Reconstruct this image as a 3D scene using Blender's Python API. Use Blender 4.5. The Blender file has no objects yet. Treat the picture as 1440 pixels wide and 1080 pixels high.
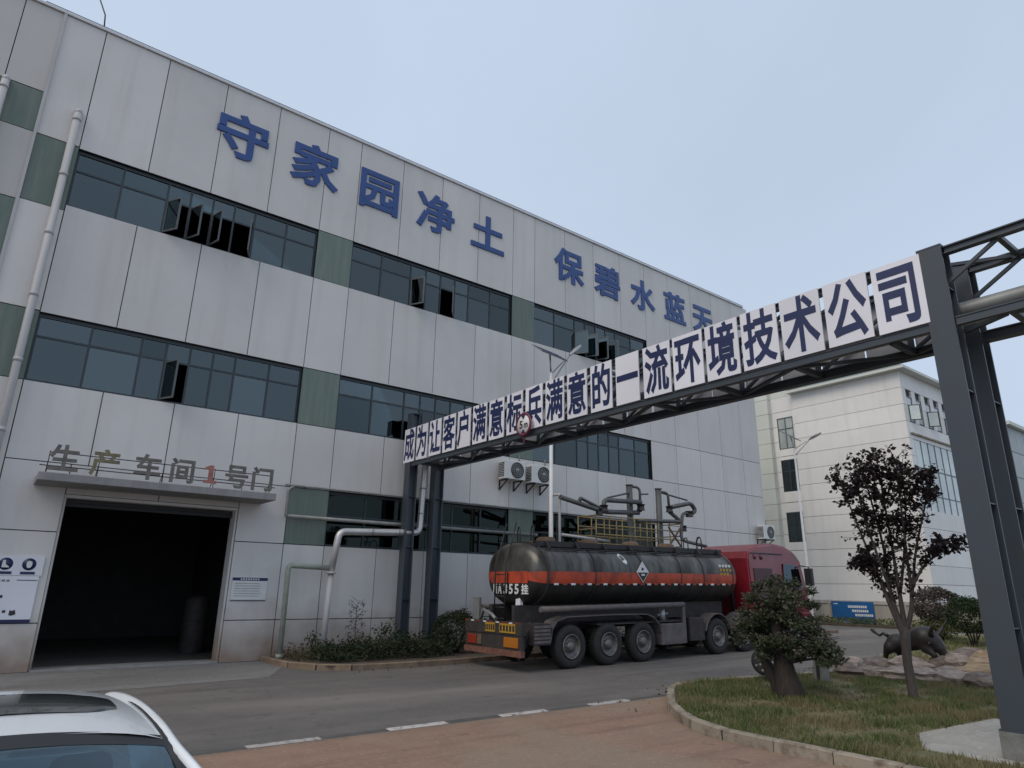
import bpy, bmesh, math, random
import numpy as np
from mathutils import Matrix, Vector

random.seed(7)
rng = np.random.default_rng(11)
SC = bpy.context.scene
COL = SC.collection

# ------------------------------------------------------------------ camera
cam_d = bpy.data.cameras.new('Camera')
cam = bpy.data.objects.new('Camera', cam_d)
COL.objects.link(cam)
RW = ((0.7913793, -0.1906410, -0.5808398),
      (-0.6111168, -0.2218827, -0.7598055),
      (0.0159718, 0.9562552, -0.2920973))
cam.matrix_world = Matrix.Translation((0, 0, 2.0)) @ Matrix(RW).to_4x4()
cam_d.sensor_width = 36.0
cam_d.lens = 36.0 * 938.0 / 1440.0
cam_d.clip_start = 0.05
cam_d.clip_end = 3000
SC.camera = cam

# ------------------------------------------------------------------ sky, sun, exposure
SUN_EL, SUN_AZ = math.radians(48), math.radians(-98)      # azimuth from +Y towards +X
world = bpy.data.worlds.new('World'); SC.world = world
world.use_nodes = True
nt = world.node_tree; nt.nodes.clear()
sky = nt.nodes.new('ShaderNodeTexSky'); sky.sky_type = 'NISHITA'; sky.sun_disc = False
sky.sun_elevation = SUN_EL; sky.sun_rotation = SUN_AZ
sky.dust_density = 4.0; sky.air_density = 1.0; sky.ozone_density = 1.0
bg1 = nt.nodes.new('ShaderNodeBackground'); bg1.inputs[1].default_value = 0.06
bg2 = nt.nodes.new('ShaderNodeBackground'); bg2.inputs[0].default_value = (0.645, 0.765, 0.945, 1); bg2.inputs[1].default_value = 1.0
# faint unevenness of a hazy overcast
wtc = nt.nodes.new('ShaderNodeTexCoord'); wnz = nt.nodes.new('ShaderNodeTexNoise'); wnz.inputs['Scale'].default_value = 1.6; wnz.inputs['Detail'].default_value = 5; wnz.inputs['Distortion'].default_value = 0.4
wmr = nt.nodes.new('ShaderNodeMapRange'); wmr.inputs[1].default_value = 0.3; wmr.inputs[2].default_value = 0.7; wmr.inputs[3].default_value = 0.95; wmr.inputs[4].default_value = 1.06
nt.links.new(wtc.outputs['Generated'], wnz.inputs['Vector']); nt.links.new(wnz.outputs['Fac'], wmr.inputs[0]); nt.links.new(wmr.outputs[0], bg2.inputs[1])
mx = nt.nodes.new('ShaderNodeMixShader'); mx.inputs[0].default_value = 0.80
wo = nt.nodes.new('ShaderNodeOutputWorld')
nt.links.new(sky.outputs[0], bg1.inputs[0]); nt.links.new(bg1.outputs[0], mx.inputs[1])
nt.links.new(bg2.outputs[0], mx.inputs[2]); nt.links.new(mx.outputs[0], wo.inputs[0])
sun_d = bpy.data.lights.new('Sun', 'SUN'); sun_d.energy = 1.35; sun_d.angle = math.radians(35); sun_d.color = (1.0, 0.87, 0.70)
sun = bpy.data.objects.new('Sun', sun_d); COL.objects.link(sun)
sdir = Vector((math.sin(SUN_AZ) * math.cos(SUN_EL), math.cos(SUN_AZ) * math.cos(SUN_EL), math.sin(SUN_EL)))
sun.rotation_euler = sdir.to_track_quat('Z', 'Y').to_euler()
sun.location = (0, 0, 60)
SC.view_settings.view_transform = 'Standard'; SC.view_settings.look = 'None'
SC.view_settings.exposure = 0.0; SC.view_settings.gamma = 1.0
SC.view_settings.use_curve_mapping = False
SC.render.engine = 'CYCLES'
SC.cycles.use_denoising = True
SC.cycles.max_bounces = 6; SC.cycles.transparent_max_bounces = 12

# ------------------------------------------------------------------ helpers
def g(x):
    return 0.014 * (min(max(x, 10.0), 60.0) - 10.0)

def tag(o, label=None, cat=None, group=None, kind=None):
    if label: o['label'] = label
    if cat: o['category'] = cat
    if group: o['group'] = group
    if kind: o['kind'] = kind
    return o

def empty(name, loc=(0, 0, 0), label=None, cat=None, group=None, rz=0.0):
    o = bpy.data.objects.new(name, None); COL.objects.link(o)
    o.empty_display_size = 0.2
    o.location = loc; o.rotation_euler = (0, 0, rz)
    return tag(o, label, cat, group)

def link(name, me, mats, parent=None, loc=(0, 0, 0), kind=None):
    if mats is not None and len(me.materials) == 0:
        for m in (mats if isinstance(mats, (list, tuple)) else [mats]):
            me.materials.append(m)
    o = bpy.data.objects.new(name, me); COL.objects.link(o)
    o.location = loc
    if parent is not None: o.parent = parent
    if kind: o['kind'] = kind
    return o

class MB:
    def __init__(s): s.v = []; s.f = []; s.m = []; s.sm = []; s.cur = 0; s.smooth = False; s.off = (0, 0, 0)
    def _add(s, vs, fs):
        b = len(s.v); ox, oy, oz = s.off
        s.v += [(p[0] - ox, p[1] - oy, p[2] - oz) for p in vs]
        for f in fs:
            s.f.append(tuple(i + b for i in f)); s.m.append(s.cur); s.sm.append(s.smooth)
        return s
    def box(s, x0, x1, y0, y1, z0, z1):
        v = [(x0, y0, z0), (x1, y0, z0), (x1, y1, z0), (x0, y1, z0), (x0, y0, z1), (x1, y0, z1), (x1, y1, z1), (x0, y1, z1)]
        return s._add(v, [(0, 3, 2, 1), (4, 5, 6, 7), (0, 1, 5, 4), (1, 2, 6, 5), (2, 3, 7, 6), (3, 0, 4, 7)])
    def hexa(s, v):
        return s._add(v, [(0, 3, 2, 1), (4, 5, 6, 7), (0, 1, 5, 4), (1, 2, 6, 5), (2, 3, 7, 6), (3, 0, 4, 7)])
    def bar(s, p, q, w, h=None, up=(0, 0, 1)):
        h = w if h is None else h
        p, q = Vector(p), Vector(q); d = (q - p).normalized(); u = Vector(up)
        if abs(d.dot(u)) > 0.98: u = Vector((1, 0, 0))
        a = d.cross(u).normalized() * (w / 2); b = a.cross(d).normalized() * (h / 2)
        v = [p - a - b, p + a - b, p + a + b, p - a + b, q - a - b, q + a - b, q + a + b, q - a + b]
        return s._add([tuple(x) for x in v], [(0, 1, 2, 3), (4, 7, 6, 5), (0, 4, 5, 1), (1, 5, 6, 2), (2, 6, 7, 3), (3, 7, 4, 0)])
    def tube(s, pts, r, n=8, cap=True):
        pts = [Vector(p) for p in pts]; rr = r if isinstance(r, (list, tuple)) else [r] * len(pts)
        k = len(pts); vs = []; ref = None
        for i, p in enumerate(pts):
            d = (pts[min(i + 1, k - 1)] - pts[max(i - 1, 0)]).normalized()
            if ref is None:
                ref = Vector((0, 0, 1)) if abs(d.z) < 0.9 else Vector((1, 0, 0))
            a = ref - d * ref.dot(d)
            if a.length < 1e-4: a = d.orthogonal()
            a.normalize(); b = d.cross(a); ref = a
            for j in range(n):
                t = 2 * math.pi * j / n
                vs.append(tuple(p + (a * math.cos(t) + b * math.sin(t)) * rr[i]))
        fs = [(i * n + j, i * n + (j + 1) % n, (i + 1) * n + (j + 1) % n, (i + 1) * n + j) for i in range(k - 1) for j in range(n)]
        o = s.smooth; s.smooth = True; s._add(vs, fs); s.smooth = o
        if cap:
            b = len(s.v) - len(vs)
            s.f.append(tuple(b + j for j in reversed(range(n)))); s.m.append(s.cur); s.sm.append(False)
            s.f.append(tuple(b + (k - 1) * n + j for j in range(n))); s.m.append(s.cur); s.sm.append(False)
        return s
    def lathe(s, prof, n, M=None):
        """prof: (radius, height) pairs about local Z, M: Matrix"""
        vs = []; k = len(prof)
        for (r, z) in prof:
            for j in range(n):
                t = 2 * math.pi * j / n
                p = Vector((r * math.cos(t), r * math.sin(t), z))
                vs.append(tuple(M @ p) if M else tuple(p))
        fs = [(i * n + j, i * n + (j + 1) % n, (i + 1) * n + (j + 1) % n, (i + 1) * n + j) for i in range(k - 1) for j in range(n)]
        o = s.smooth; s.smooth = True; s._add(vs, fs); s.smooth = o
        return s
    def prism(s, poly, axis, a, b):
        """extrude 2D poly along axis ('x','y','z') from a to b; poly gives the other two coordinates in order"""
        def P(u, v, t):
            return {'x': (t, u, v), 'y': (u, t, v), 'z': (u, v, t)}[axis]
        n = len(poly)
        vs = [P(u, v, a) for u, v in poly] + [P(u, v, b) for u, v in poly]
        fs = [tuple(range(n)), tuple(reversed(range(n, 2 * n)))] + [(i, i + n, (i + 1) % n + n, (i + 1) % n) for i in range(n)]
        return s._add(vs, fs)
    def quad(s, a, b, c, d): return s._add([a, b, c, d], [(0, 1, 2, 3)])
    def mesh(s, name):
        me = bpy.data.meshes.new(name); me.from_pydata([tuple(p) for p in s.v], [], s.f)
        me.polygons.foreach_set('material_index', s.m); me.polygons.foreach_set('use_smooth', s.sm)
        bm = bmesh.new(); bm.from_mesh(me); bmesh.ops.recalc_face_normals(bm, faces=bm.faces); bm.to_mesh(me); bm.free()
        me.update(); return me
    def build(s, name, mats, parent=None, loc=(0, 0, 0), kind=None):
        return link(name, s.mesh(name), mats, parent, loc, kind)

def bevel(o, w, seg=2):
    m = o.modifiers.new('Bevel', 'BEVEL'); m.width = w; m.segments = seg; m.limit_method = 'ANGLE'; m.angle_limit = math.radians(40)
    return o

# ------------------------------------------------------------------ materials
def mat(name, col, rough=0.6, metal=0.0, var=0.12, scale=3.0, stretch=(1, 1, 1), bump=0.0, bscale=40.0, rnd=0.0, spec=0.5, coat=0.0, detail=6.0, col2=None, fac=(0.35, 0.7), world_co=False):
    m = bpy.data.materials.new(name); m.use_nodes = True
    t = m.node_tree; N = t.nodes; L = t.links; b = N['Principled BSDF']
    b.inputs['Roughness'].default_value = rough; b.inputs['Metallic'].default_value = metal
    b.inputs['Specular IOR Level'].default_value = spec
    b.inputs['Coat Weight'].default_value = coat
    tc = N.new('ShaderNodeTexCoord'); mp = N.new('ShaderNodeMapping'); mp.inputs['Scale'].default_value = stretch
    if world_co:
        ge = N.new('ShaderNodeNewGeometry'); L.new(ge.outputs['Position'], mp.inputs[0])
    else:
        L.new(tc.outputs['Object'], mp.inputs[0])
    nz = N.new('ShaderNodeTexNoise'); nz.inputs['Scale'].default_value = scale; nz.inputs['Detail'].default_value = detail
    nz.inputs['Roughness'].default_value = 0.62
    L.new(mp.outputs[0], nz.inputs['Vector'])
    rp = N.new('ShaderNodeMapRange'); rp.inputs[1].default_value = fac[0]; rp.inputs[2].default_value = fac[1]
    L.new(nz.outputs['Fac'], rp.inputs[0])
    mix = N.new('ShaderNodeMix'); mix.data_type = 'RGBA'
    c1 = tuple(c * (1 + var) for c in col) + (1,)
    c2 = (tuple(c * (1 - var) for c in col) if col2 is None else tuple(col2)) + (1,)
    mix.inputs[6].default_value = c1; mix.inputs[7].default_value = c2
    L.new(rp.outputs[0], mix.inputs[0])
    out = mix.outputs[2]
    if rnd > 0:
        oi = N.new('ShaderNodeObjectInfo'); mr = N.new('ShaderNodeMapRange')
        mr.inputs[3].default_value = 1 - rnd; mr.inputs[4].default_value = 1 + rnd
        L.new(oi.outputs['Random'], mr.inputs[0])
        hs = N.new('ShaderNodeHueSaturation'); L.new(mr.outputs[0], hs.inputs['Value']); L.new(out, hs.inputs['Color']); out = hs.outputs[0]
    L.new(out, b.inputs['Base Color'])
    if bump > 0:
        n2 = N.new('ShaderNodeTexNoise'); n2.inputs['Scale'].default_value = bscale; n2.inputs['Detail'].default_value = 4
        L.new(mp.outputs[0], n2.inputs['Vector'])
        bp = N.new('ShaderNodeBump'); bp.inputs['Strength'].default_value = bump; bp.inputs['Distance'].default_value = 0.02
        L.new(n2.outputs['Fac'], bp.inputs['Height']); L.new(bp.outputs[0], b.inputs['Normal'])
    m['out'] = 1
    return m

def facade_mat(name, col, stain):
    """painted wall panel: per panel tone, rain streaks, clay splash near the ground"""
    m = mat(name, col, rough=0.55, var=0.05, scale=0.45, rnd=0.055, bump=0.03, bscale=8, world_co=True)
    t = m.node_tree; N = t.nodes; L = t.links; b = N['Principled BSDF']
    src = b.inputs['Base Color'].links[0].from_socket
    ge = N.new('ShaderNodeNewGeometry'); mp = N.new('ShaderNodeMapping'); mp.inputs['Scale'].default_value = (2.6, 2.6, 0.16)
    L.new(ge.outputs['Position'], mp.inputs[0])
    nz = N.new('ShaderNodeTexNoise'); nz.inputs['Scale'].default_value = 1.0; nz.inputs['Detail'].default_value = 6
    L.new(mp.outputs[0], nz.inputs['Vector'])
    r = N.new('ShaderNodeMapRange'); r.inputs[1].default_value = 0.5; r.inputs[2].default_value = 0.8; r.inputs[4].default_value = 0.30
    L.new(nz.outputs['Fac'], r.inputs[0])
    mix = N.new('ShaderNodeMix'); mix.data_type = 'RGBA'; mix.inputs[7].default_value = (col[0] * 0.66, col[1] * 0.63, col[2] * 0.57, 1)
    L.new(r.outputs[0], mix.inputs[0]); L.new(src, mix.inputs[6])
    out = mix.outputs[2]
    sx = N.new('ShaderNodeSeparateXYZ'); L.new(ge.outputs['Position'], sx.inputs[0])
    n3 = N.new('ShaderNodeTexNoise'); n3.inputs['Scale'].default_value = 1.3; n3.inputs['Detail'].default_value = 5
    L.new(ge.outputs['Position'], n3.inputs['Vector'])
    ad = N.new('ShaderNodeMath'); ad.operation = 'MULTIPLY_ADD'; ad.inputs[1].default_value = -1.7; L.new(n3.outputs['Fac'], ad.inputs[0]); L.new(sx.outputs['Z'], ad.inputs[2])
    r2 = N.new('ShaderNodeMapRange'); r2.inputs[1].default_value = 0.7; r2.inputs[2].default_value = -0.75; r2.inputs[4].default_value = stain
    L.new(ad.outputs[0], r2.inputs[0])
    mix2 = N.new('ShaderNodeMix'); mix2.data_type = 'RGBA'; mix2.inputs[7].default_value = (0.20, 0.115, 0.062, 1)
    L.new(r2.outputs[0], mix2.inputs[0]); L.new(out, mix2.inputs[6])
    L.new(mix2.outputs[2], b.inputs['Base Color'])
    return m

def glass_mat(name, tint, gloss=(0.8, 0.9, 1.0), ior=1.7, rough=0.02):
    m = bpy.data.materials.new(name); m.use_nodes = True
    t = m.node_tree; N = t.nodes; L = t.links; N.clear()
    tr = N.new('ShaderNodeBsdfTransparent'); tr.inputs[0].default_value = tint + (1,)
    gl = N.new('ShaderNodeBsdfGlossy'); gl.inputs['Roughness'].default_value = rough; gl.inputs[0].default_value = gloss + (1,)
    fr = N.new('ShaderNodeFresnel'); fr.inputs[0].default_value = ior
    mx = N.new('ShaderNodeMixShader'); o = N.new('ShaderNodeOutputMaterial')
    oi = N.new('ShaderNodeObjectInfo'); mr = N.new('ShaderNodeMapRange'); mr.inputs[3].default_value = 0.72; mr.inputs[4].default_value = 1.25; L.new(oi.outputs['Random'], mr.inputs[0])
    hs = N.new('ShaderNodeHueSaturation'); hs.inputs['Color'].default_value = gloss + (1,); L.new(mr.outputs[0], hs.inputs['Value']); L.new(hs.outputs[0], gl.inputs[0])
    L.new(fr.outputs[0], mx.inputs[0]); L.new(tr.outputs[0], mx.inputs[1]); L.new(gl.outputs[0], mx.inputs[2]); L.new(mx.outputs[0], o.inputs[0])
    tc = N.new('ShaderNodeTexCoord'); nz = N.new('ShaderNodeTexNoise'); nz.inputs['Scale'].default_value = 0.7
    bp = N.new('ShaderNodeBump'); bp.inputs['Strength'].default_value = 0.04; L.new(tc.outputs['Object'], nz.inputs['Vector'])
    L.new(nz.outputs['Fac'], bp.inputs['Height']); L.new(bp.outputs[0], gl.inputs['Normal'])
    return m

def leaf_mat(name, cols, rough=0.55, trans=0.25, patch=None):
    m = bpy.data.materials.new(name); m.use_nodes = True
    t = m.node_tree; N = t.nodes; L = t.links; b = N['Principled BSDF']; o = N['Material Output']
    b.inputs['Roughness'].default_value = rough; b.inputs['Specular IOR Level'].default_value = 0.3
    ge = N.new('ShaderNodeNewGeometry'); cr = N.new('ShaderNodeValToRGB')
    L.new(ge.outputs['Random Per Island'], cr.inputs[0])
    e = cr.color_ramp.elements
    while len(e) < len(cols): e.new(0.5)
    for i, c in enumerate(cols):
        e[i].position = i / (len(cols) - 1); e[i].color = tuple(c) + (1,)
    out = cr.outputs[0]
    if patch:
        nz = N.new('ShaderNodeTexNoise'); nz.inputs['Scale'].default_value = 0.9; nz.inputs['Detail'].default_value = 4; L.new(ge.outputs['Position'], nz.inputs['Vector'])
        mr = N.new('ShaderNodeMapRange'); mr.inputs[1].default_value = 0.47; mr.inputs[2].default_value = 0.62; mr.inputs[4].default_value = 0.75; L.new(nz.outputs['Fac'], mr.inputs[0])
        mi = N.new('ShaderNodeMix'); mi.data_type = 'RGBA'; mi.inputs[7].default_value = patch + (1,); L.new(mr.outputs[0], mi.inputs[0]); L.new(out, mi.inputs[6]); out = mi.outputs[2]
    L.new(out, b.inputs['Base Color'])
    tl = N.new('ShaderNodeBsdfTranslucent'); L.new(out, tl.inputs[0])
    mx = N.new('ShaderNodeMixShader'); mx.inputs[0].default_value = trans
    L.new(b.outputs[0], mx.inputs[1]); L.new(tl.outputs[0], mx.inputs[2]); L.new(mx.outputs[0], o.inputs[0])
    return m

M = {}
M['panel'] = facade_mat('panel_paint', (0.63, 0.615, 0.595), 0.8)
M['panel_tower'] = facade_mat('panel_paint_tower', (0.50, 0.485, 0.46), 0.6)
M['green'] = mat('green_panel', (0.115, 0.158, 0.133), 0.5, var=0.12, scale=1.4, stretch=(5, 5, 0.4), rnd=0.12, col2=(0.20, 0.215, 0.19), fac=(0.45, 0.75))
M['joint'] = mat('joint_dark', (0.06, 0.06, 0.062), 0.8, var=0.1)
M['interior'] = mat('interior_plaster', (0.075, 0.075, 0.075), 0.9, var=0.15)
M['frame'] = mat('window_frame', (0.028, 0.038, 0.046), 0.45, var=0.1)
M['glass'] = glass_mat('window_glass', (0.25, 0.31, 0.32), gloss=(0.74, 0.88, 0.92), ior=2.0)
M['glass_clear'] = glass_mat('pale_glass', (0.45, 0.5, 0.5), ior=1.9)
M['glass_car'] = glass_mat('car_glass', (0.10, 0.16, 0.17), gloss=(0.7, 0.88, 1.0), ior=1.75)
M['glass_dark'] = glass_mat('dark_glass', (0.16, 0.19, 0.17), gloss=(0.6, 0.75, 0.7), ior=1.45)
M['coping'] = mat('parapet_cap', (0.62, 0.63, 0.65), 0.4, var=0.06)
M['blue'] = mat('blue_letter', (0.020, 0.066, 0.235), 0.35, var=0.15, scale=1.5)
M['letter_gray'] = mat('old_letter', (0.135, 0.128, 0.115), 0.7, var=0.3, scale=5, bump=0.1)
M['letter_ochre'] = mat('faded_letter', (0.17, 0.15, 0.09), 0.7, var=0.3, scale=5)
M['letter_red'] = mat('red_letter', (0.33, 0.13, 0.11), 0.6, var=0.25, scale=5)
M['concrete'] = mat('concrete', (0.27, 0.265, 0.255), 0.85, var=0.18, scale=2.5, bump=0.15, bscale=60)
M['canopy'] = mat('canopy_concrete', (0.25, 0.245, 0.245), 0.8, var=0.15, scale=1.5, stretch=(3, 3, 1), bump=0.1)
M['steel'] = mat('gantry_steel', (0.040, 0.052, 0.066), 0.42, var=0.14, scale=2.4, stretch=(4, 4, 0.7), bump=0.05, bscale=12, col2=(0.055, 0.052, 0.05), fac=(0.5, 0.8))
M['signwhite'] = mat('sign_white', (0.74, 0.74, 0.80), 0.45, var=0.05, scale=0.8, rnd=0.06)
M['signback'] = mat('sign_back', (0.42, 0.43, 0.47), 0.55, var=0.1, scale=1.0, rnd=0.1)
M['navy'] = mat('navy_letter', (0.014, 0.022, 0.085), 0.4, var=0.12)
M['silver'] = mat('insulated_pipe', (0.62, 0.61, 0.60), 0.42, 0.55, var=0.1, scale=2.5, bump=0.08, bscale=9)
M['pipe_white'] = mat('pvc_pipe', (0.46, 0.45, 0.45), 0.5, var=0.08, scale=2, stretch=(3, 3, 0.4))
M['pipe_gray'] = mat('grey_pipe', (0.21, 0.22, 0.215), 0.5, 0.3, var=0.2, scale=3)
M['pipe_green'] = mat('pale_pipe', (0.30, 0.32, 0.27), 0.6, var=0.2, scale=3)
M['rail_yellow'] = mat('worn_yellow_paint', (0.27, 0.20, 0.07), 0.7, var=0.3, scale=8, col2=(0.16, 0.13, 0.09), fac=(0.4, 0.65))
M['galv'] = mat('galvanised', (0.34, 0.35, 0.36), 0.45, 0.6, var=0.15, scale=4)
M['white'] = mat('white_paint', (0.68, 0.68, 0.68), 0.4, var=0.05)
M['sash'] = mat('sash_frame', (0.10, 0.115, 0.12), 0.4, var=0.1)
M['curtain'] = mat('pale_curtain', (0.50, 0.52, 0.52), 0.8, var=0.15, scale=2, stretch=(9, 1, 0.3))
M['black'] = mat('black_plastic', (0.015, 0.015, 0.017), 0.5, var=0.2)
M['dark'] = mat('dark_iron', (0.035, 0.035, 0.038), 0.6, 0.3, var=0.25, scale=6)
M['rubber'] = mat('tyre_rubber', (0.022, 0.021, 0.021), 0.8, var=0.25, scale=6, bump=0.1)
M['rim'] = mat('wheel_rim', (0.16, 0.15, 0.145), 0.5, 0.6, var=0.35, scale=8)
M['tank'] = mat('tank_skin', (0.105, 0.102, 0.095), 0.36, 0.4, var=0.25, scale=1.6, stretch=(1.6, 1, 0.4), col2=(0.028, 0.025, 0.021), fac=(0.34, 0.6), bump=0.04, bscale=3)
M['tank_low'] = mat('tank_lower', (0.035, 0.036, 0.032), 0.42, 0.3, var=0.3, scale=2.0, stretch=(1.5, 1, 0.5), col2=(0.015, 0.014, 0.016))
M['orange'] = mat('orange_band', (0.40, 0.055, 0.022), 0.5, var=0.2, scale=2.2, stretch=(1.2, 1, 0.8), col2=(0.17, 0.035, 0.022), fac=(0.45, 0.7))
M['red'] = mat('cab_red', (0.17, 0.010, 0.018), 0.34, var=0.15, scale=1.5, coat=0.4, col2=(0.085, 0.012, 0.014), fac=(0.45, 0.75), bump=0.02, bscale=2)
M['rust'] = mat('rusty_steel', (0.13, 0.085, 0.055), 0.8, 0.1, var=0.3, scale=6, bump=0.1)
M['chassis'] = mat('chassis', (0.045, 0.038, 0.038), 0.7, 0.2, var=0.3, scale=5)
M['chassis_pale'] = mat('chassis_dusty', (0.12, 0.105, 0.105), 0.7, 0.1, var=0.3, scale=4)
M['lamp_red'] = mat('lamp_red', (0.25, 0.035, 0.02), 0.25, var=0.1)
M['lamp_amber'] = mat('lamp_amber', (0.38, 0.14, 0.02), 0.25, var=0.1)
M['plate_yellow'] = mat('plate_yellow', (0.42, 0.25, 0.03), 0.4, var=0.15, scale=9)
M['reflect'] = mat('reflective_white', (0.7, 0.7, 0.7), 0.3, var=0.1)
M['bld2'] = facade_mat('office_panel', (0.76, 0.745, 0.715), 0.2)
M['glass_pale'] = mat('painted_reflection_glass', (0.44, 0.49, 0.47), 0.15, var=0.25, scale=0.5, rnd=0.25, spec=1.0)  # pale sky reflection and curtains painted into an opaque base colour
M['bld2_trim'] = mat('office_trim', (0.60, 0.62, 0.56), 0.6, var=0.06, scale=0.5)
M['roof2'] = mat('office_roof', (0.16, 0.20, 0.185), 0.6, var=0.1, scale=1, stretch=(1, 6, 1))
M['wallc'] = mat('boundary_render', (0.34, 0.32, 0.28), 0.85, var=0.15, scale=1.2, stretch=(2, 2, 0.4), rnd=0.06)
M['bill_blue'] = mat('billboard_blue', (0.012, 0.10, 0.28), 0.4, var=0.15, scale=0.6)
M['bark'] = mat('bark', (0.030, 0.023, 0.019), 0.9, var=0.35, scale=6, stretch=(3, 3, 0.6), bump=0.6, bscale=25)
M['bark2'] = mat('bark_smooth', (0.07, 0.058, 0.052), 0.8, var=0.3, scale=8, stretch=(2, 2, 0.8), bump=0.3, bscale=30)
M['bronze'] = mat('bronze', (0.030, 0.025, 0.024), 0.45, 0.3, var=0.3, scale=5)
M['rock'] = mat('garden_rock', (0.26, 0.215, 0.18), 0.9, var=0.3, scale=4, stretch=(1, 1, 4), bump=1.0, bscale=9, rnd=0.4, col2=(0.12, 0.085, 0.078))
M['rock_ochre'] = mat('layered_rock', (0.36, 0.27, 0.17), 0.9, var=0.25, scale=3, stretch=(1, 1, 6), bump=0.7, bscale=6, rnd=0.2, col2=(0.20, 0.13, 0.09))
M['carwhite'] = mat('car_white', (0.80, 0.82, 0.84), 0.22, var=0.02, coat=0.7)
M['soil'] = mat('bed_soil', (0.075, 0.058, 0.042), 0.95, var=0.35, scale=4, bump=0.6, bscale=20)
M['kerb'] = mat('kerb_stone', (0.25, 0.215, 0.17), 0.9, var=0.2, scale=5, bump=0.35, rnd=0.18, bscale=25, col2=(0.12, 0.09, 0.065), fac=(0.45, 0.7))
M['kerb_white'] = mat('kerb_white_paint', (0.38, 0.345, 0.325), 0.75, var=0.2, scale=7, rnd=0.15, col2=(0.13, 0.12, 0.11), fac=(0.5, 0.66))
M['kerb_dull'] = mat('kerb_asphalt_tone', (0.085, 0.08, 0.076), 0.85, var=0.2, scale=4, rnd=0.1)
M['kerb_bed'] = mat('bed_kerb', (0.20, 0.145, 0.10), 0.85, var=0.3, scale=4, rnd=0.12)
M['post_stone'] = mat('stone_post', (0.17, 0.17, 0.16), 0.85, var=0.25, scale=6, bump=0.3)

def ground_mat(name, base, wear, puddle, scale, rough, warp=False):
    m = mat(name, base, rough, var=0.12, scale=scale, bump=0.25, bscale=90, world_co=True)
    t = m.node_tree; N = t.nodes; L = t.links; b = N['Principled BSDF']
    src = b.inputs['Base Color'].links[0].from_socket
    ge = N.new('ShaderNodeNewGeometry')
    def layer(src, sc, st, lo, hi, col, amt, det=7):
        mp = N.new('ShaderNodeMapping'); mp.inputs['Scale'].default_value = st; L.new(ge.outputs['Position'], mp.inputs[0])
        nz = N.new('ShaderNodeTexNoise'); nz.inputs['Scale'].default_value = sc; nz.inputs['Detail'].default_value = det; L.new(mp.outputs[0], nz.inputs['Vector'])
        r = N.new('ShaderNodeMapRange'); r.inputs[1].default_value = lo; r.inputs[2].default_value = hi; r.inputs[4].default_value = amt
        L.new(nz.outputs['Fac'], r.inputs[0])
        mix = N.new('ShaderNodeMix'); mix.data_type = 'RGBA'; mix.inputs[7].default_value = col + (1,)
        L.new(r.outputs[0], mix.inputs[0]); L.new(src, mix.inputs[6]); return mix.outputs[2]
    src = layer(src, 0.35, (0.35, 1.3, 1), 0.47, 0.66, wear, 0.95)
    src = layer(src, 0.9, (0.3, 1.6, 1), 0.56, 0.7, puddle, 0.6)
    src = layer(src, 1.0, (0.05, 2.6, 1), 0.52, 0.72, tuple(c * 0.62 for c in base), 0.5, 5)      # tyre tracks along the road
    src = layer(src, 2.6, (1, 1, 1), 0.64, 0.70, tuple(c * 0.5 for c in base), 0.55, 3)           # drips and stains
    if warp: src = layer(src, 0.28, (1.2, 0.8, 1), 0.5, 0.64, (0.245, 0.19, 0.135), 0.8, 4)        # dusty sand-coloured drifts
    src = layer(src, 14.0, (1, 1, 1), 0.55, 0.75, tuple(c * 1.7 for c in base), 0.5, 2)
    L.new(src, b.inputs['Base Color'])
    return m
M['asphalt'] = ground_mat('asphalt', (0.118, 0.108, 0.100), (0.190, 0.170, 0.150), (0.070, 0.064, 0.060), 2.0, 0.75)
M['apron'] = ground_mat('apron_concrete', (0.19, 0.185, 0.18), (0.15, 0.14, 0.13), (0.11, 0.105, 0.10), 1.5, 0.8)
M['lawnsoil'] = ground_mat('lawn_soil', (0.12, 0.115, 0.055), (0.20, 0.155, 0.09), (0.05, 0.06, 0.025), 2.5, 0.95)

def paving_mat():
    m = ground_mat('red_paving', (0.25, 0.158, 0.110), (0.255, 0.19, 0.138), (0.165, 0.105, 0.078), 1.8, 0.85, warp=True)
    return m
M['paving'] = paving_mat()
M['padconc'] = ground_mat('pale_concrete', (0.33, 0.32, 0.29), (0.24, 0.22, 0.19), (0.16, 0.15, 0.13), 2.5, 0.85)

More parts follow.
